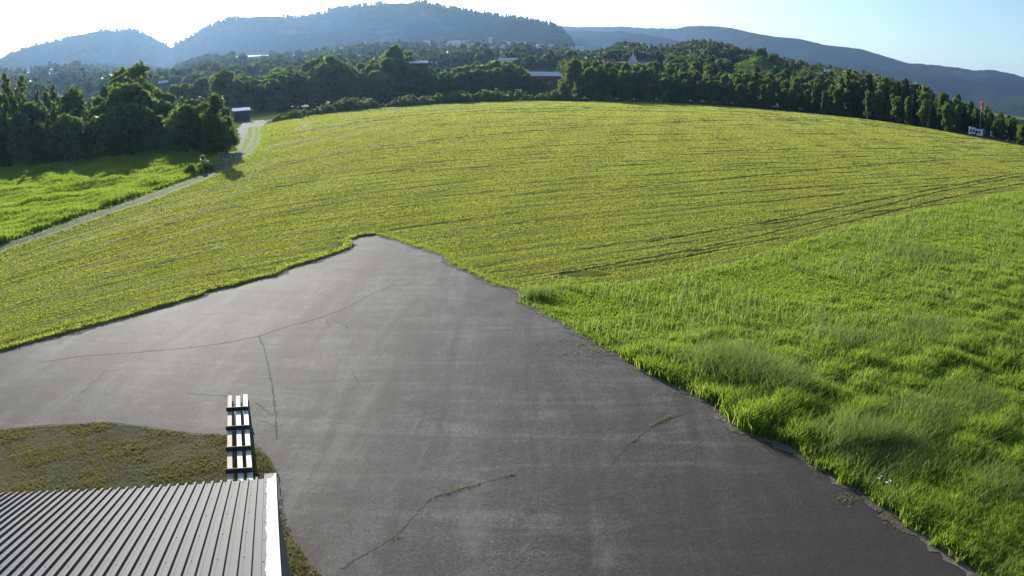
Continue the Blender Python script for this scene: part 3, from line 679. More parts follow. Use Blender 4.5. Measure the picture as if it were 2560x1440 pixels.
# white ox-eye daisies by the asphalt
def build_flowers():
    M['petal'] = plain('white_petals', (0.85, 0.85, 0.82), 0.6); M['stem'] = plain('green_stem', (0.06, 0.12, 0.02), 0.7); M['disc'] = plain('yellow_disc', (0.6, 0.4, 0.03), 0.7)
    proto = None; spots = [(2204, 1186), (2200, 1195), (2218, 1203), (2228, 1201), (1958, 1008), (1975, 1004), (1940, 1030), (1982, 1037), (1986, 1052)]
    for i, (px, py) in enumerate(spots):
        p = gnd(px, py, .28); p.z = 0
        if proto is None:
            proto = empty('daisy', p)
            bm = bmesh.new(); tube(bm, [(0, 0, 0), (.02, 0, .15), (.03, .01, .30)], [.004, .003, .003], 5); bm_obj('stem', bm, M['stem'], proto)
            bm = bmesh.new()
            for k in range(12):
                an = k * math.pi / 6; ca, sa = math.cos(an), math.sin(an); P0 = Vector((.03, .01, .302))
                vs = [bm.verts.new(P0 + Vector((ca * r - sa * t, sa * r + ca * t, z))) for r, t, z in ((.008, -.004, 0), (.045, -.010, .006), (.055, 0, .004), (.045, .010, .006), (.008, .004, 0))]; bm.faces.new(vs)
            bm_obj('petals', bm, M['petal'], proto)
            bm = bmesh.new(); bmesh.ops.create_icosphere(bm, subdivisions=1, radius=.012, matrix=Matrix.Translation((.03, .01, .304))); bm_obj('flower_disc', bm, M['disc'], proto); o = proto
        else: o = copy_tree(proto)
        o.location = p; o.rotation_euler = (0, 0, rnd.uniform(0, 6)); s_ = rnd.uniform(.7, .9); o.scale = (s_,) * 3
        tag(o, 'white daisy in the close cluster at the asphalt edge, right corner' if i < 4 else 'white daisy scattered in grass where the long clump meets the asphalt', 'flower', 'white daisies along the asphalt')
build_flowers()

# ------------------------------------------------------------------ trees
def leaf_cards(lobes, n, size, r, shell=0.55, droop=0.0, tall=1.0):
    """n leaf clumps spread through ellipsoid lobes (cx,cy,cz,rx,ry,rz); returns vertices of small bent quads"""
    vol = np.array([l[3] * l[4] * l[5] for l in lobes]) ** (2 / 3); cnt = np.maximum(8, (n * vol / vol.sum()).astype(int)); out = []
    for l, c in zip(lobes, cnt):
        v = r.normal(size=(c, 3)); v /= np.linalg.norm(v, axis=1)[:, None]
        # lumps within a lobe so that its outline is uneven
        lump = 1 + .30 * np.sin(v[:, 0] * 5 + l[0] * 3) * np.sin(v[:, 1] * 6 + l[1]) + .16 * np.sin(v[:, 2] * 7 + l[2] * 2)
        rad = (shell + (1 - shell) * r.uniform(0, 1, c) ** .6) * lump
        out.append(np.array(l[:3]) + v * rad[:, None] * np.array(l[3:6]))
    P = np.concatenate(out); N = len(P); s = size * r.uniform(.55, 1.25, N)
    a = r.normal(size=(N, 3)); a /= np.linalg.norm(a, axis=1)[:, None]; b = r.normal(size=(N, 3)); b[:, 2] -= droop; b -= a * (a * b).sum(1)[:, None]; b /= np.linalg.norm(b, axis=1)[:, None]
    a = a * s[:, None] * .5; b = b * (s * tall)[:, None] * .5
    V = np.stack([P - a - b * .3, P - b, P + a - b * .2, P + a * .4 + b, P - a * .5 + b * .9], 1)
    return V
def tree_proto(kind, seed):
    """a tree 10 m high at the origin: returns (crown mesh, trunk mesh)"""
    r = np.random.default_rng(seed); lobes = []
    if kind == 'broad':
        for _ in range(34):
            an = r.uniform(0, 6.28); h = r.uniform(1.0, 8.6); R = (2.9 * math.sin(math.pi * min(1, (h + .6) / 10.0)) ** .7) * r.uniform(.35, 1.0)
            s = r.uniform(.7, 1.35); lobes.append((math.cos(an) * R, math.sin(an) * R, h, s, s, s * .85))
        lobes.append((0, 0, 5, 2.4, 2.4, 3.8)); lobes.append((r.uniform(-.6, .6), r.uniform(-.6, .6), 8.7, 1.2, 1.2, 1.25)); n, sz, mt, dr = 5200, .54, 'leaf', 0
    elif kind == 'poplar':
        for k in range(15):
            h = 1.2 + k * .58; R = .55 * math.sin(math.pi * min(1, (h + 1) / 11)) ; an = r.uniform(0, 6.28); s = .95 * (1 - .055 * k) * r.uniform(.75, 1.2)
            lobes.append((math.cos(an) * R, math.sin(an) * R, h, s, s, s * 1.5))
        n, sz, mt, dr = 3000, .42, 'leaf', 1.0
    elif kind == 'pale':
        for _ in range(14):
            an = r.uniform(0, 6.28); h = r.uniform(1.4, 8.4); R = 2.3 * (1 - (h / 10.5) ** 1.6) * r.uniform(.3, 1); s = r.uniform(.8, 1.5)
            lobes.append((math.cos(an) * R, math.sin(an) * R, h, s, s, s * 1.15))
        lobes.append((0, 0, 8.8, .8, .8, 1.2)); lobes.append((0, 0, 4.5, 1.6, 1.6, 3.6)); n, sz, mt, dr = 3600, .45, 'leaf_light', .5
    elif kind == 'birch':
        for k in range(26):
            an = r.uniform(0, 6.28); h = 1.0 + k * .33; R = 1.75 * math.sin(math.pi * min(1, (h + 1.5) / 12.2)) * r.uniform(.3, 1); s = r.uniform(.55, 1.0)
            lobes.append((math.cos(an) * R, math.sin(an) * R, h, s, s, s * 1.3))
        lobes.append((0, 0, 9.3, .5, .5, .9)); lobes.append((0, 0, 4.6, 1.0, 1.0, 3.4)); n, sz, mt, dr = 4600, .46, 'leaf', .8
    elif kind == 'spruce':
        for k in range(22):
            h = .8 + k * .42; R = 2.1 * (1 - h / 10.3); m_ = 6 if k < 16 else 3
            for q in range(m_):
                an = q * 6.28 / m_ + k * .7 + r.uniform(-.3, .3); lobes.append((math.cos(an) * R * .6, math.sin(an) * R * .6, h - R * .1, R * .5 + .1, R * .5 + .1, .28))
        lobes.append((0, 0, 9.6, .15, .15, .5)); n, sz, mt, dr = 3800, .40, 'needle', 1.4
    elif kind == 'shrub':
        for _ in range(12):
            an = r.uniform(0, 6.28); R = 3.6 * math.sqrt(r.uniform(0, 1)); h = r.uniform(1.5, 7.5) * (1 - R / 7); s = r.uniform(1.2, 2.4)
            lobes.append((math.cos(an) * R, math.sin(an) * R, h, s, s, s * 1.1))
        for _ in range(4):
            an = r.uniform(0, 6.28); R = r.uniform(0, 2.5); lobes.append((math.cos(an) * R, math.sin(an) * R, 8.2, .6, .6, 1.8))
        n, sz, mt, dr = 1100, .95, 'shrub', .2
    V = leaf_cards(lobes, n, sz, r, .42, dr, 1.3); N = len(V)
    crown = mesh_np(kind + '_crown', V, np.arange(N * 5), 5, [M[mt]])
    bm = bmesh.new()
    if kind == 'shrub':
        for k in range(6):
            an = k * 1.05 + .3; tube(bm, [(0.2 * math.cos(an), .2 * math.sin(an), -.2), (1.3 * math.cos(an), 1.3 * math.sin(an), 2.5), (2.1 * math.cos(an), 2.1 * math.sin(an), 5)], [.16, .11, .04], 5)
    else:
        tw_ = .20 if kind != 'poplar' else .15; top = 8.2 if kind != 'spruce' else 9.7; zz = np.linspace(-.3, top, 8)
        tube(bm, [(.12 * math.sin(z * .9 + seed) * (z / 9), .12 * math.cos(z * .7 + seed) * (z / 9), z) for z in zz], [tw_ * (1.25 if i == 0 else 1) * (1 - .85 * i / 7) for i in range(8)], 7)
        if kind in ('broad', 'pale', 'birch'):
            for k in range(8):
                an = k * 2.4 + seed; h = 1.8 + k * .7; R = 2.4 * (1 - h / 11); tube(bm, [(0, 0, h), (math.cos(an) * R * .5, math.sin(an) * R * .5, h + .8), (math.cos(an) * R, math.sin(an) * R, h + 1.3)], [.09, .06, .02], 5)
    bm.normal_update(); tk = bpy.data.meshes.new(kind + '_trunk'); bm.to_mesh(tk); bm.free(); tk.materials.append(M['bark'])
    return crown, tk
PROTO = {k: [tree_proto(k, 10 * i + s) for i in range(n)] for s, (k, n) in enumerate((('broad', 5), ('poplar', 2), ('pale', 3), ('spruce', 2), ('shrub', 4), ('birch', 4)))}
NAMES = dict(birch=('birch_tree', 'tree'), broad=('broadleaf_tree', 'tree'), poplar=('aspen_tree', 'tree'), pale=('pale_tree', 'tree'), spruce=('spruce_tree', 'tree'), shrub=('roadside_shrub', 'shrub'))
def plant(kind, p, h, label, group=None, wide=1.0, cat=None):
    nm, ct = NAMES[kind]; crown, tk = rnd.choice(PROTO[kind])
    o = empty(nm, p, rnd.uniform(0, 6.28)); s = h / 9.9; o.scale = (s * wide, s * wide, s)
    c = link('crown' if kind != 'shrub' else 'foliage', crown, o); t = link('trunk' if kind != 'shrub' else 'stems', tk, o)
    tag(o, label, cat or ct, group); return o
def top_height(px, skyline, p):
    """height a tree standing at p needs to reach the skyline seen above it"""
    q = at(px, lerp_poly(skyline, px), math.hypot(p.x, p.y)); return q.z

SKY_L = [(-150, 190), (0, 182), (60, 185), (100, 225), (140, 212), (190, 220), (205, 250), (260, 225), (310, 185), (335, 166), (360, 185), (385, 215), (440, 235), (500, 240), (550, 250), (580, 300), (600, 330)]
SKY_M = [(430, 215), (520, 185), (560, 178), (620, 182), (660, 190), (700, 165), (750, 160), (780, 160), (805, 140), (850, 140), (872, 160), (900, 162), (950, 150), (975, 118), (1010, 128), (1045, 145), (1080, 168), (1120, 172), (1150, 160), (1200, 154), (1240, 150), (1290, 155), (1320, 180), (1370, 184), (1410, 178), (1440, 150)]
SKY_R = [(1400, 168), (1430, 150), (1460, 160), (1500, 152), (1560, 160), (1600, 155), (1650, 160), (1720, 168), (1800, 172), (1880, 180), (1950, 188), (2030, 196), (2085, 196), (2115, 172), (2140, 195), (2175, 188), (2230, 196), (2300, 212), (2350, 222), (2400, 240), (2440, 258), (2500, 280), (2560, 298), (2700, 340)]
BASE_L = [(-150, 430), (0, 418), (120, 412), (270, 396), (400, 380), (450, 372), (520, 362), (575, 350)]
def forest_left():
    # front row then three rows deeper in the wood
    n = 0
    for row, (dpt, step) in enumerate(((0, 22), (9, 26), (20, 32), (34, 40))):
        for px in np.arange(-90, 580, step):
            px += rnd.uniform(-9, 9); p = gnd(px, lerp_poly(BASE_L, px)); d = Vector((p.x, p.y, 0)); d = d * (1 + (dpt + rnd.uniform(-2, 2)) / d.length)
            h = top_height(px, SKY_L, d)
            frac = (.62, .82, .96, 1.0)[row] * rnd.uniform(.9, 1.06)
            kind = 'poplar' if (px < 235 and rnd.random() < .85) else rnd.choice(['birch', 'birch', 'broad', 'pale'])
            hh = max(4.0, h * frac)
            if kind == 'poplar': lab = 'slender dark tree in the tall stand at the far left' if row else 'slender dark front-row tree in the stand at the far left'
            elif kind == 'birch': lab = 'slim upright tree at the front of the left wood' if row == 0 else 'slim upright tree deeper in the left wood'
            elif kind == 'pale': lab = ('paler loose tree at the front of the left wood' if row == 0 else 'paler loose tree deep inside the left wood')
            else: lab = ('dark round tree at the shaded front of the left wood' if row == 0 else ('dark broad tree in the second row of the left wood' if row == 1 else 'dark broad tree deep in the left wood'))
            plant(kind, d, hh, lab, 'trees of the wood left of the track', 1.1 if kind == 'poplar' else 1.15); n += 1
    p = gnd(322, 372); p = p * 1.22; plant('broad', p, top_height(335, [(0, 163), (900, 163)], p), 'tallest bushy tree rising above the left wood', None, .8)
    p = gnd(285, 372) * 1.28; plant('spruce', p, at(287, 205, p.length).z, 'dark pointed spruce beside the tallest bushy tree of the left wood', None, .9)
    p = gnd(540, 388); plant('pale', p, at(556, 232, p.length).z, 'tapered light green tree at the track bend before the hut', None, .85)
    for px, py, ty in ((440, 382, 272), (468, 386, 258), (494, 384, 268), (515, 380, 255)):
        p = gnd(px, py); plant('pale' if px > 480 else 'broad', p, at(px, ty, p.length).z, 'leafy tree in the gap between the left wood and the tapered tree', 'trees by the track bend', 1.1)
    p = gnd(527, 386); plant('pale', p, at(530, 290, p.length).z, 'ragged small tree leaning on the tapered tree by the track', None, 1.1)
    p = gnd(568, 380); plant('pale', p, at(575, 288, p.length).z, 'small leafy tree right at the hut corner', None, 1.2)
    for px, py, ty, lab in ((508, 428, 388, 'low yellow-green bush inside the track bend'), (478, 436, 408, 'smaller low bush left of the one in the track bend')):
        p = gnd(px, py); plant('shrub', p, at(px, ty, p.length).z, lab, None, 1.7, 'bush')
def forest_mid():
    for row, (dpt, step) in enumerate(((24, 26), (38, 30), (56, 36))):
        for px in np.arange(600 if row < 2 else 440, 1425, step):
            px += rnd.uniform(-8, 8); base = gnd(max(px, 665), lerp_poly(FAR_PX, max(px, 665))) ; L0 = base.length + 58 if px > 690 else 248
            dr = ray(px, 300); dr = Vector((dr.x, dr.y, 0)).normalized(); d = dr * (L0 + dpt + rnd.uniform(-4, 4))
            h = top_height(px, SKY_M, d); frac = (.80, .92, 1.0)[row] * rnd.uniform(.93, 1.03)
            if 1330 < px < 1405: frac *= .8
            lab = ('dark rounded tree in front of the long row behind the shrubs', 'dark rounded tree in the middle of the long row behind the shrubs', 'tree crown at the back of the long dark row')[row]
            kind = rnd.choice(['broad', 'broad', 'birch'])
            if kind == 'birch': lab = 'slimmer upright tree at the ' + ('front', 'middle', 'back')[row] + ' of the long dark row'
            plant(kind, d, h * frac, lab, 'long dark row of trees beyond the field', 1.1)
    for px, ty, lab, wd in ((828, 136, 'big domed tree standing above the row, right of the hut', 1.0), (985, 112, 'highest bright-topped tree in the long dark row', .85), (1240, 150, 'broad tree in the long row below the far town', 1.2), (560, 172, 'tall hazy tree rising behind the hut trees', 1.0)):
        base = gnd(max(px, 665), lerp_poly(FAR_PX, max(px, 665))); dr = ray(px, 300); d = Vector((dr.x, dr.y, 0)).normalized() * (base.length + 98); plant('broad', d, at(px, ty, d.length).z, lab, None, wd)
def forest_right():
    for row, (dpt, step) in enumerate(((7, 27), (18, 30), (32, 36), (50, 44))):
        for px in np.arange(1415, 2680, step):
            px += rnd.uniform(-9, 9); base = gnd(px, lerp_poly(FAR_PX, px)); dr = Vector((base.x, base.y, 0)).normalized(); d = dr * (base.length + dpt + rnd.uniform(-3, 3) + (34 if 2370 < px < 2545 else 0))
            h = top_height(px, SKY_R, d); frac = (.68, .86, .97, 1.0)[row] * rnd.uniform(.9, 1.05)
            if px < 1640 and row == 0: frac *= .75
            kind = rnd.choice(['pale', 'pale', 'broad']) if px < 1680 and row < 2 else ('spruce' if px > 2050 and rnd.random() < .35 else rnd.choice(['broad', 'birch', 'birch', 'pale']))
            wh = 'sunlit left end of the right-hand wood' if px < 1680 else ('wood behind the windsock' if px > 2330 else 'dark wood along the right field edge')
            kd = {'birch': 'slim upright tree', 'pale': 'light loose tree', 'broad': 'dense round tree', 'spruce': 'dark spruce'}[kind]; rw = ('front of the ', 'second row of the ', 'back of the ', 'back of the ')[row]
            plant(kind, d, h * frac, kd + ' at the ' + rw + wh, 'trees of the wood beyond the right field edge', 1.0)
    for px, ty, kind, lab, wd in ((2118, 168, 'poplar', 'tall narrow tree standing out above the right wood', 1.3), (2172, 186, 'spruce', 'pointed spruce next to the tall narrow tree of the right wood', 1.0), (1553, 176, 'pale', 'bright yellow-green young tree in the sunlit wood end', .8), (1435, 146, 'pale', 'tall leafy tree where the right wood begins', .9), (2262, 196, 'spruce', 'very dark tall spruce halfway along the right wood', 1.1)):
        base = gnd(px, lerp_poly(FAR_PX, px)); d = Vector((base.x, base.y, 0)); d = d * (1 + (14 if px != 1553 else 5) / d.length); plant(kind, d, at(px, ty, d.length).z, lab, None, wd)
def shrubs():
    TOPS = [(690, 282), (780, 268), (820, 258), (870, 240), (900, 245), (930, 240), (960, 262), (1000, 240), (1060, 235), (1120, 228), (1200, 226), (1270, 220), (1330, 232), (1400, 222)]
    for k, px in enumerate(np.arange(690, 1430, 10)):
        px += rnd.uniform(-5, 5); base = gnd(px, lerp_poly(FAR_PX, px)); d = base * (1 + rnd.uniform(2, 7) / base.length)
        h = at(px, lerp_poly(TOPS, px) + rnd.uniform(-2, 9), d.length).z; seg = 'left' if px < 930 else ('middle' if px < 1180 else 'right')
        plant('shrub', d, max(1.4, h), {'left': 'bushy green shrub on the roadside verge right of the hut', 'middle': 'spiky green shrub on the far field edge before the dark trees', 'right': 'greyish green shrub on the far field edge near the sunlit wood'}[seg], 'shrubs along the far field edge', 1.35)
    for px in (1440, 1490, 1520, 1570, 1620, 1660):
        base = gnd(px, lerp_poly(FAR_PX, px)); d = base * (1 + 3.5 / base.length); plant('shrub', d, rnd.uniform(4, 6.5), 'light green shrub at the foot of the sunlit wood end', 'shrubs along the far field edge', .9)
    for px in (2520, 2545, 2575): 
        base = gnd(px, lerp_poly(FAR_PX, px) - 4); plant('shrub', base, 1.3, 'tiny pale bush on the field edge right of the cabin', 'shrubs right of the cabin', 1.0)
forest_left(); forest_mid(); forest_right(); shrubs()
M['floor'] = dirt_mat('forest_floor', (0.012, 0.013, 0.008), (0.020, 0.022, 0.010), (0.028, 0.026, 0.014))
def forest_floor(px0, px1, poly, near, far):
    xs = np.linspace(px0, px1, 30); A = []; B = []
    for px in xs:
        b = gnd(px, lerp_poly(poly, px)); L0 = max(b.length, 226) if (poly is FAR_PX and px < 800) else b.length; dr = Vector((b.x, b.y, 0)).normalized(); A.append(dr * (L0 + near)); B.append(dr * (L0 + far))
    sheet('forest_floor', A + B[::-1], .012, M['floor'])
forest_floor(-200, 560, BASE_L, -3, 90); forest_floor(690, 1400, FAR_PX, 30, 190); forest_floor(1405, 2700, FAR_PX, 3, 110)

# ------------------------------------------------------------------ hut, cabin, windsock
M['hutwall'] = plain('dark_blue_boards', (0.03, 0.035, 0.05), 0.7, 0, .3, 3); M['hutroof'] = plain('pale_roof_metal', (0.82, 0.82, 0.82), 0.45, .5, .03)
M['white'] = plain('white_paint', (0.78, 0.79, 0.80), 0.6, 0, .06, 2); M['glass'] = plain('dark_glass', (0.02, 0.025, 0.03), 0.1); M['orange'] = plain('orange_fabric', (0.85, 0.10, 0.02), 0.7, 0, .1); M['steel'] = plain('steel_pole', (0.55, 0.55, 0.55), 0.4, .5)
M['redwall'] = plain('red_boards', (0.22, 0.035, 0.028), 0.8, 0, .2); M['darkroof'] = plain('dark_roof', (0.04, 0.038, 0.045), 0.7); M['tileroof'] = plain('tile_roof', (0.20, 0.08, 0.06), 0.8); M['whitewall'] = plain('white_wall', (0.60, 0.60, 0.58), .7); M['paleroof'] = plain('pale_sheet_roof', (0.60, 0.60, 0.60), .5, .1)
def face_cam(p): return math.atan2(-p.x, p.y)   # turn so that local -Y looks toward the camera
def gable(name, p, w_, d_, hw, hr, wallm, roofm, label, cat, group=None, rz=0.0, nwin=3, over=.35):
    root = empty(name, p, face_cam(p) + rz); tag(root, label, cat, group)
    bm = bmesh.new(); x, y = w_ / 2, d_ / 2
    v = [bm.verts.new(c) for c in ((-x, -y, -.5), (x, -y, -.5), (x, y, -.5), (-x, y, -.5), (-x, -y, hw), (x, -y, hw), (x, y, hw), (-x, y, hw), (-x, 0, hr), (x, 0, hr))]
    for f in ((0, 1, 5, 4), (2, 3, 7, 6), (1, 2, 6, 9, 5), (3, 0, 4, 8, 7)): bm.faces.new([v[i] for i in f])
    bm_obj('wall', bm, wallm, root)
    bm = bmesh.new(); sl = (hr - hw) / y; o = over; t = .12
    for sg in (-1, 1):
        q = [(-x - o, sg * (y + o), hw - sl * o), (x + o, sg * (y + o), hw - sl * o), (x + o, 0, hr), (-x - o, 0, hr)]
        a = [bm.verts.new((c[0], c[1], c[2] + .02)) for c in q]; b = [bm.verts.new((c[0], c[1], c[2] + .02 + t)) for c in q]
        bm.faces.new(a if sg > 0 else a[::-1]); bm.faces.new(b[::-1] if sg > 0 else b)
        for i in range(4): bm.faces.new((a[i], a[(i + 1) % 4], b[(i + 1) % 4], b[i]))
    bmesh.ops.recalc_face_normals(bm, faces=bm.faces); bm_obj('roof', bm, roofm, root)
    for k in range(nwin):
        xx = -x + w_ * (k + .5) / nwin; ww, wh = min(1.1, w_ / nwin * .5), min(1.2, hw * .45)
        bm = bmesh.new(); box(bm, (xx, -y - .03, hw * .55), (ww, .06, wh)); wn = bm_obj('window', bm, M['white'], root)
        bm = bmesh.new(); box(bm, (xx, -y - .07, hw * .55), (ww * .8, .03, wh * .8)); bm_obj('pane', bm, M['glass'], wn)
    return root
def field_things():
    p = gnd(603, 303); hut = gable('field_hut', p, 4.4, 4.4, 3.0, 3.6, M['hutwall'], M['hutroof'], 'small dark hut with a bright white roof at the track end', 'hut', None, .10, 0)
    for x, w_, z, h in ((-.3, .35, 1.2, .9), (1.2, .6, 1.5, .6), (1.85, .3, 1.7, .5)):
        bm = bmesh.new(); box(bm, (x, -2.04, z), (w_, .08, h)); wn = bm_obj('window', bm, M['white'], hut)
    bm = bmesh.new(); box(bm, (-1.5, -2.03, 1.0), (.9, .06, 2.0)); bm_obj('door', bm, M['glass'], hut)
    # cabin of two joined white units with dark windows
    p = gnd(2440, 338); c = empty('white_cabin', p, face_cam(p) + .28); tag(c, 'white cabin of joined units with dark windows beneath the windsock', 'cabin')
    sc = p.length * .00054
    def part(n, c3, s3, m, par=c):
        bm = bmesh.new(); box(bm, Vector(c3) * sc, Vector(s3) * sc); return bm_obj(n, bm, m, par)
    part('wall', (-11.5, 0, 8.0), (14, 12, 17), M['white']); part('wall', (6.2, 1.0, 6.8), (21, 10, 14), M['white']); part('roof', (-11.5, 0, 17.0), (15.5, 13.5, 1.0), M['white']); part('roof', (6.2, .5, 14.4), (23, 13, 1.2), M['white'])
    for x, z, w_, h in ((-15, 9.6, 4.8, 6.5), (-8.3, 9.6, 4.8, 6.5)):
        part('window', (x, -6.1, z), (w_, .4, h), M['glass'])
    for x in (1.0, 7.5): part('window', (x, -4.2, 8.0), (4.6, .5, 5), M['glass'])
    part('skirt', (-11.5, -6.3, 1.0), (14, .4, 2.6), M['darkroof']); part('post', (4.2, -5.2, 6.5), (.8, .8, 13), M['white']); part('entrance', (-1.8, -4.3, 5.0), (3.4, .5, 10), M['glass'])
    p = gnd(2480, 341); b = empty('utility_box', p, face_cam(p) + .3); tag(b, 'small white equipment box on the right of the cabin', 'equipment box')
    sc = p.length * .00054
    part('cabinet', (-1, 0, 7), (6, 6, 14), M['white'], b); part('cabinet', (4.5, 0, 4.8), (5, 6, 9.6), M['white'], b); part('vent', (4.5, -3.2, 5.5), (2.6, .4, 3), M['glass'], b); part('hatch', (-1.2, -3.2, 5), (3, .4, 6), M['darkroof'], b)
    p = gnd(2449, 334); ws = empty('windsock', p); tag(ws, 'orange windsock drooping from a tall thin steel pole', 'windsock')
    top = at(2452, 255, p.length).z; bm = bmesh.new(); tube(bm, [(0, 0, 0), (0, 0, top * .6), (0, 0, top)], [.10, .08, .06], 8); bm_obj('pole', bm, M['steel'], ws)
    bm = bmesh.new(); tube(bm, [(0, 0, top), (.5, -.1, top)], [.04, .04], 6); bm_obj('swivel_arm', bm, M['steel'], ws)
    bm = bmesh.new(); pts = [(.12, -.1, top + .05), (.45, -.15, top - .4), (.62, -.15, top - 1.3), (.62, -.12, top - 2.3), (.55, -.1, top - 2.9)]; tube(bm, pts, [.42, .55, .5, .38, .22], 10); bm_obj('sock', bm, M['orange'], ws, True)
field_things()

# ------------------------------------------------------------------ hills and mountains
def fract(x, y, s, oct=4): return mnoise.fractal(Vector((x * s, y * s, 3.7)), 1.0, 2.0, oct, noise_basis='PERLIN_ORIGINAL')
def mountain(name, ridge, x0, x1, d_foot, d_ridge, mat, amp, ns, shape=0.85, foot_z=0.0, step=8, nt_=46, foot=None, jag=0.0):
    V = []; F = []; xs = np.arange(x0, x1 + 1, step); ts = list(np.linspace(0, 1, nt_)) + [1.08, 1.25, 1.5, 1.9]
    for px in xs:
        py = lerp_poly(ridge, px); R = at(px, py, d_ridge); fz = foot_z if foot is None else at(px, lerp_poly(foot, px), d_foot).z
        dr = Vector((R.x, R.y, 0)).normalized()
        for t in ts:
            dd = d_foot + (d_ridge - d_foot) * t; X = dr * dd
            if t <= 1:
                z = fz + (R.z - fz) * (t ** shape); n = fract(X.x, X.y, ns) * amp * math.sin(math.pi * min(1, t * .92 + .04)) ** .8
                if t > .9: n *= (1 - t) * 10
                lim = CAMH + (R.z - CAMH) * (dd / d_ridge)
                z = min(z + n, lim - (1 - t) * 2.0) if R.z > CAMH else z + n
                if t == 1 and jag: z += jag * (fract(X.x, X.y, .03, 3))
            else: z = max(0.0, R.z * (1 - (t - 1) * 1.12))
            V.append((X.x, X.y, max(z, 0.02)))
    n = len(ts)
    for i in range(len(xs) - 1):
        for j in range(n - 1): a = i * n + j; F.append((a, a + n, a + n + 1, a + 1))
    me = mesh_np(name, V, F, 4, [mat], True); o = link(name, me); o['kind'] = 'structure'; return o
R_LEFT = [(-400, 260), (-200, 205), (0, 146), (60, 122), (120, 108), (200, 86), (260, 78), (330, 75), (370, 88), (400, 104), (425, 117), (440, 128), (470, 150), (600, 260)]
R_MAIN = [(330, 200), (400, 140), (430, 116), (455, 106), (480, 92), (520, 70), (560, 52), (600, 44), (650, 41), (700, 41), (730, 48), (765, 46), (800, 36), (830, 26), (870, 22), (920, 12), (970, 9), (1040, 6), (1080, 12), (1130, 22), (1200, 34), (1260, 42), (1330, 54), (1380, 64), (1410, 82), (1430, 106), (1443, 128), (1450, 150), (1470, 190)]
R_FAR = [(900, 120), (1200, 80), (1400, 65), (1500, 68), (1560, 66), (1610, 70), (1690, 72), (1720, 65), (1780, 65), (1830, 70), (1880, 82), (1940, 92), (2000, 97), (2060, 112), (2150, 122), (2210, 140), (2270, 158), (2340, 163), (2400, 170), (2440, 176), (2480, 174), (2530, 184), (2560, 194), (2700, 240), (2860, 300)]
R_FAR2 = [(1300, 110), (1400, 78), (1450, 76), (1500, 80), (1560, 78), (1610, 86), (1660, 95), (1700, 104), (1760, 118), (1830, 140), (1950, 170), (2050, 195), (2150, 220)]
R_FAR3 = [(1950, 230), (2050, 205), (2150, 200), (2250, 205), (2320, 216), (2400, 222), (2480, 238), (2560, 262), (2700, 310), (2800, 350)]
mountain('mountain_far_range', R_FAR, 900, 2860, 3200, 5200, M['mtn_far'], 120, .0012, .75, jag=5)
mountain('mountain_spur', R_FAR2, 1300, 2150, 2500, 3800, M['mtn_far'], 60, .002, .8, jag=6)
mountain('mountain_left', R_LEFT, -400, 560, 1500, 2700, M['mtn'], 70, .002, .85, jag=5)
mountain('mountain_main', R_MAIN, 330, 1470, 1750, 2500, M['mtn'], 70, .002, .8, jag=4)
R_TERR = [(-400, 190), (0, 186), (60, 182), (120, 168), (180, 164), (260, 176), (330, 190), (420, 185), (470, 165), (520, 150), (580, 142), (650, 137), (720, 138), (800, 132), (900, 123), (1000, 114), (1100, 112), (1200, 112), (1300, 115), (1380, 120), (1440, 130), (1500, 142), (1600, 160), (1700, 180), (1800, 200)]
F_TERR = [(-400, 330), (0, 290), (400, 236), (800, 218), (1200, 197), (1500, 196), (1800, 205)]
mountain('hill_terrace', R_TERR, -400, 1800, 480, 1500, M['terrace'], 9, .006, 1.0, foot=F_TERR)
R_MID = [(1380, 201), (1440, 176), (1480, 149), (1520, 133), (1560, 123), (1590, 127), (1620, 135), (1660, 137), (1700, 131), (1735, 123), (1770, 123), (1810, 133), (1850, 145), (1890, 155), (1930, 163), (1980, 175), (2030, 185), (2100, 197), (2200, 215), (2350, 251), (2600, 341)]
F_MID = [(1380, 200), (1800, 216), (2200, 245), (2600, 330)]
mountain('hill_wooded', R_MID, 1380, 2600, 430, 950, M['woodslope'], 8, .008, .9, foot=F_MID)
R_GH = [(1800, 190), (1840, 158), (1862, 150), (1890, 139), (1905, 137), (1930, 146), (1960, 158), (1985, 172), (2040, 180), (2120, 198), (2200, 215)]
mountain('hill_grassy', R_GH, 1800, 2200, 400, 640, M['grasshill'], 5, .02, .8, foot=[(1800, 216), (2200, 245)], step=5)
CLEAR = [(540, 800, 1230, 1500), (40, 190, 1200, 1500), (640, 790, 880, 1080), (1130, 1240, 1150, 1420)]
def clear_at(px, d): return any(a < px < b and c < d < e for a, b, c, e in CLEAR)

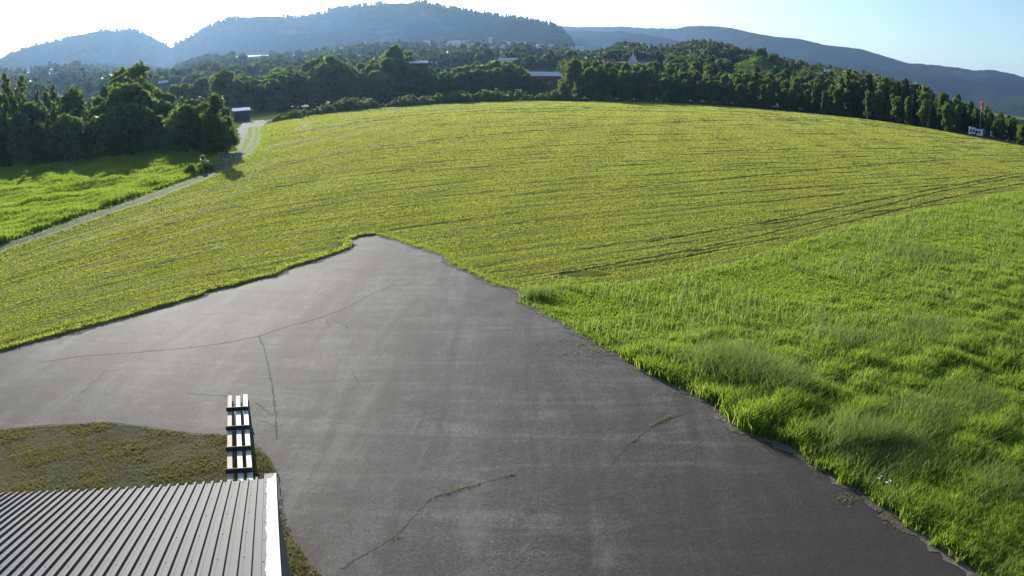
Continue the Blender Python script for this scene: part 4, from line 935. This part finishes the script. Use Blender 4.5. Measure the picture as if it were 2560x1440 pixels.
# woods on the far hills: many small crowns, read as one mass
deps = None
def ground_z_lookup(objs):
    from mathutils.bvhtree import BVHTree
    trees = []
    for nm in objs:
        o = bpy.data.objects[nm]; me = o.data
        trees.append(BVHTree.FromPolygons([v.co[:] for v in me.vertices], [p.vertices[:] for p in me.polygons]))
    def f(x, y):
        best = None
        for t in trees:
            h = t.ray_cast(Vector((x, y, 3000)), Vector((0, 0, -1)))
            if h[0] is not None and (best is None or h[0].z > best): best = h[0].z
        return best
    return f
def far_woods(name, label, objs, n, x0, x1, d0, d1, hmin, hmax, thr, ns, conif=.2, power=1.0, skip=None):
    gz = ground_z_lookup(objs); P = []
    for _ in range(n):
        px = rnd.uniform(x0, x1); d = (d0 ** 1 + (d1 - d0) * rnd.random() ** power); r_ = ray(px, 200); v = Vector((r_.x, r_.y, 0)).normalized() * d
        if skip and skip(px, d): continue
        if vnoise(np.array([v.x]), np.array([v.y]), ns, 2.)[0] < thr: continue
        z = gz(v.x, v.y)
        if z is None: continue
        P.append((v.x, v.y, z, rnd.uniform(hmin, hmax), rnd.random() < conif))
    out = []
    r = np.random.default_rng(5)
    for x, y, z, h, cf in P:
        c = 46
        if cf:
            t = r.uniform(0, 1, c); a = r.uniform(0, 6.28, c); R = h * .19 * (1 - t) + .2; q = np.c_[np.cos(a) * R, np.sin(a) * R, t * h * 1.2]; s = h * .13
        else:
            v = r.normal(size=(c, 3)); v /= np.linalg.norm(v, axis=1)[:, None]; q = v * np.array([.42, .42, .46]) * h * (.8 + .25 * r.uniform(size=(c, 1))) + np.array([0, 0, .52 * h]); s = h * .24
        q = q + np.array([x, y, z]); a_ = r.normal(size=(c, 3)); a_ /= np.linalg.norm(a_, axis=1)[:, None]; b_ = np.cross(a_, r.normal(size=(c, 3))); b_ /= np.linalg.norm(b_, axis=1)[:, None]
        out.append(np.stack([q - a_ * s - b_ * s * .5, q + a_ * s - b_ * s * .7, q + a_ * s * .6 + b_ * s, q - a_ * s * .8 + b_ * s * .8], 1))
    V = np.concatenate(out); me = mesh_np(name, V, np.arange(len(V) * 4), 4, [M['farleaf']]); o = link(name, me); tag(o, label, 'woods', kind='stuff')
far_woods('terrace_woods', 'hazy far-off groves and hedges on the valley terrace', ['hill_terrace'], 3200, -100, 1480, 480, 1480, 6, 12, .47, .012, skip=lambda px, d: (px > 980 and d > 1280 and rnd.random() < .85) or clear_at(px, d))
far_woods('hill_woods', 'thick far-off wood covering the round hills', ['hill_wooded'], 2800, 1400, 2320, 440, 960, 6, 11, .25, .01, .15, skip=lambda px, d: (1440 < px < 1670 and d < 640) or (1815 < px < 2010 and d < 690))
far_woods('grass_hill_bushes', 'dark bushes dotted over the grassy hill', ['hill_grassy'], 160, 1820, 2180, 470, 650, 2.5, 6, .55, .03, .3)
far_woods('ridge_woods', 'fringe of tiny trees along the main mountain crest', ['mountain_main'], 1100, 440, 1450, 2440, 2500, 6, 13, .38, .010, .8)
far_woods('left_ridge_woods', 'fringe of tiny trees along the left mountain crest', ['mountain_left'], 500, -100, 420, 2640, 2700, 5, 10, .38, .010, .8)

# ------------------------------------------------------------------ far buildings
TERR = ground_z_lookup(['hill_terrace', 'hill_wooded'])
def on_terr(px, d, dz=0.0):
    r_ = ray(px, 200); v = Vector((r_.x, r_.y, 0)).normalized() * d; z = TERR(v.x, v.y); return Vector((v.x, v.y, (z if z is not None else 0) + dz))
def drape(px, py):
    lo = None
    for d in np.linspace(485, 1495, 200):
        p = on_terr(px, d)
        if pix_y(p) <= py: return p + Vector((0, 0, .7))
    return p + Vector((0, 0, .7))
def hay_fields():
    for lo, hi in (([(560, 147), (640, 142), (720, 141), (800, 137)], [(560, 144), (640, 138.5), (720, 138.5), (800, 133.5)]), ([(600, 156), (700, 150)], [(600, 152), (700, 147)]), ([(60, 185), (130, 176), (178, 171)], [(60, 183), (130, 169), (178, 165)]), ([(640, 166), (720, 164), (790, 162)], [(640, 160), (720, 157), (790, 156)]), ([(1090, 129), (1180, 121)], [(1090, 127), (1180, 117)]), ([(780, 133), (900, 126)], [(780, 131), (900, 124)]),
                   ([(1480, 156), (1530, 156)], [(1480, 151), (1530, 151)]), ([(1540, 158), (1590, 160)], [(1540, 155), (1590, 157)]), ([(2020, 178), (2080, 190), (2160, 202)], [(2020, 174), (2080, 184), (2160, 197)])):
        bm = bmesh.new(); n, m = 14, 3; G = []
        for k in range(n + 1):
            x = lo[0][0] + (lo[-1][0] - lo[0][0]) * k / n; a, b = lerp_poly(lo, x), lerp_poly(hi, x); G.append([bm.verts.new(drape(x, a + (b - a) * q / m)) for q in range(m + 1)])
        for A, B in zip(G, G[1:]):
            for q in range(m): bm.faces.new((A[q], B[q], B[q + 1], A[q + 1]))
        o = bm_obj('hay_field', bm, M['field_far']); o['kind'] = 'structure'
hay_fields()
def far_buildings():
    # the town on the terrace edge
    k = 0
    for px in np.arange(1005, 1440, 8):
        d = rnd.uniform(1380, 1490) if rnd.random() < .65 else rnd.uniform(1150, 1380); p = on_terr(px + rnd.uniform(-4, 4), d)
        wl = rnd.choice([M['whitewall'], M['whitewall'], M['whitewall'], M['redwall']]); rf = rnd.choice([M['darkroof'], M['paleroof'], M['tileroof']])
        w_ = rnd.uniform(9, 15); gable('town_house', p, w_, 8, 5.5, 8.8, wl, rf, 'tiny pale house in the far town on the terrace edge', 'house', 'houses of the far town', rnd.uniform(-.6, .6), 0); k += 1
    gable('church_tower', on_terr(1226, 1480), 6, 6, 17, 20, M['whitewall'], M['darkroof'], 'tiny white tower standing above the far town houses', 'tower', None, 0, 0)
    # barns and farmhouses nearer
    for px, py, d, w_, dp, hw, hr, wl, rf, lab, cat, rz in (
        (1040, 156, 360, 10.5, 9, 2.4, 3.6, 'darkroof', 'paleroof', 'low barn with a long white roof above the dark row', 'barn', .05),
        (1368, 184, 420, 22, 10, 2.4, 4.6, 'redwall', 'paleroof', 'long red building with bright roof right of the dark row', 'barn', -.25),
        (1160, 140, 900, 24, 10, 4, 7, 'whitewall', 'paleroof', 'white-roofed long building among trees below the town', 'barn', .1),
        (1135, 138, 930, 14, 8, 4, 6.5, 'whitewall', 'paleroof', 'smaller pale shed left of the white-roofed long building', 'barn', -.2),
        (1270, 148, 620, 15, 8, 3, 5.0, 'whitewall', 'paleroof', 'flat pale roof just above the right end of the dark row', 'barn', 0),
        (1458, 170, 430, 6, 7, 5.5, 8.5, 'whitewall', 'darkroof', 'white house half hidden where the right wood begins', 'house', .6),
        (1522, 152, 560, 9, 8, 4.5, 7.5, 'redwall', 'tileroof', 'brownish house with a pale tiled roof on the bright lawn', 'house', .3),
        (1582, 148, 560, 4.5, 5, 6, 9.5, 'whitewall', 'paleroof', 'white church with dark pointed spire on the wooded hill foot', 'church', .8),
        (1620, 150, 570, 13, 7, 4.5, 7.5, 'whitewall', 'darkroof', 'wide manor with dark roof right of the white church', 'house', -.35),
        (190, 212, 640, 5, 5, 2.5, 4.5, 'whitewall', 'paleroof', 'tiny white hut on the hazy left hillside', 'hut', 0),
        (126, 243, 200, 4, 4, 2.6, 3.4, 'darkroof', 'paleroof', 'small pale-roofed cabin behind the left wood', 'cabin', .2),
        (408, 205, 420, 5, 4, 2, 3, 'darkroof', 'paleroof', 'bright-roofed shed glimpsed above the left wood', 'shed', .0),
        (770, 157, 700, 5, 5, 6, 9, 'whitewall', 'tileroof', 'narrow pale house beside the far hay field', 'house', .4),
        (2073, 176, 640, 9, 6, 2.5, 4.5, 'darkroof', 'paleroof', 'dark farm shed on the grassy slope above the right wood', 'shed', .2),
        (690, 155, 800, 12, 8, 4, 6.5, 'whitewall', 'paleroof', 'pale farmhouse at the edge of the far hay field', 'house', .2),
        (1448, 117, 1450, 16, 8, 4, 6, 'whitewall', 'paleroof', 'pale shed at the foot of the main mountain shoulder', 'shed', .0)):
        p = at(px, py, d); p.z -= hr * .8; z0 = TERR(p.x, p.y) or 0.0
        base = p.z; 
        if base > z0: hw2 = hw + (base - z0); hr2 = hr + (base - z0); base = z0
        else: hw2, hr2 = hw, hr
        p.z = base
        o = gable({'barn': 'barn', 'house': 'farm_house', 'church': 'church', 'hut': 'hill_hut', 'cabin': 'forest_cabin', 'shed': 'farm_shed'}[cat], p, w_, dp, hw2, hr2, M[wl], M[rf], lab, cat, None, rz, 3 if d < 600 and w_ > 6 else 0)
        if cat == 'church':
            bm = bmesh.new(); bmesh.ops.create_cone(bm, cap_ends=True, segments=8, radius1=1.0, radius2=.05, depth=8, matrix=Matrix.Translation((1.2, 0, hr2 + 4.5))); bm_obj('spire', bm, M['darkroof'], o)
            bm = bmesh.new(); box(bm, (1.2, 0, hr2 - 1.5), (1.9, 1.9, 4.5)); bm_obj('belfry', bm, M['whitewall'], o)
    # a lattice mast on the grassy hill
    p = at(1875, 138, 700); z0 = TERR(p.x, p.y) or 0; p.z = z0; top = at(1875, 117, 700).z - z0; r0 = empty('power_pylon', p, .4); tag(r0, 'thin dark power pylon on the hill behind the grassy slope', 'pylon')
    bm = bmesh.new()
    for sx in (-1, 1):
        for sy in (-1, 1): bar(bm, (sx * .8, sy * .8, 0), (sx * .15, sy * .15, top), .16, .16)
    for k in range(6):
        z = top * k / 6; q = .8 - .65 * k / 6; bar(bm, (-q, -q, z), (q, -q, z + top / 6), .1, .1); bar(bm, (q, q, z), (-q, q, z + top / 6), .1, .1)
    bm_obj('tower', bm, M['darkroof'], r0); bm = bmesh.new(); bar(bm, (-2.2, 0, top * .88), (2.2, 0, top * .88), .18, .18); bm_obj('cross_arm', bm, M['darkroof'], r0)
far_buildings()

# ------------------------------------------------------------------ the air
def build_haze():
    bm = bmesh.new(); box(bm, (0, 3500, 349), (20000, 20000, 700))
    m = bpy.data.materials.new('valley_haze'); m.use_nodes = True; t = m.node_tree; t.nodes.clear(); o = t.nodes.new('ShaderNodeOutputMaterial'); v = t.nodes.new('ShaderNodeVolumePrincipled')
    v.inputs['Color'].default_value = (0.36, 0.62, 1.0, 1); v.inputs['Density'].default_value = HAZE_DENSITY; v.inputs['Anisotropy'].default_value = 0.6
    t.links.new(v.outputs[0], o.inputs['Volume']); ob = bm_obj('haze', bm, m); ob['kind'] = 'stuff'
build_haze()
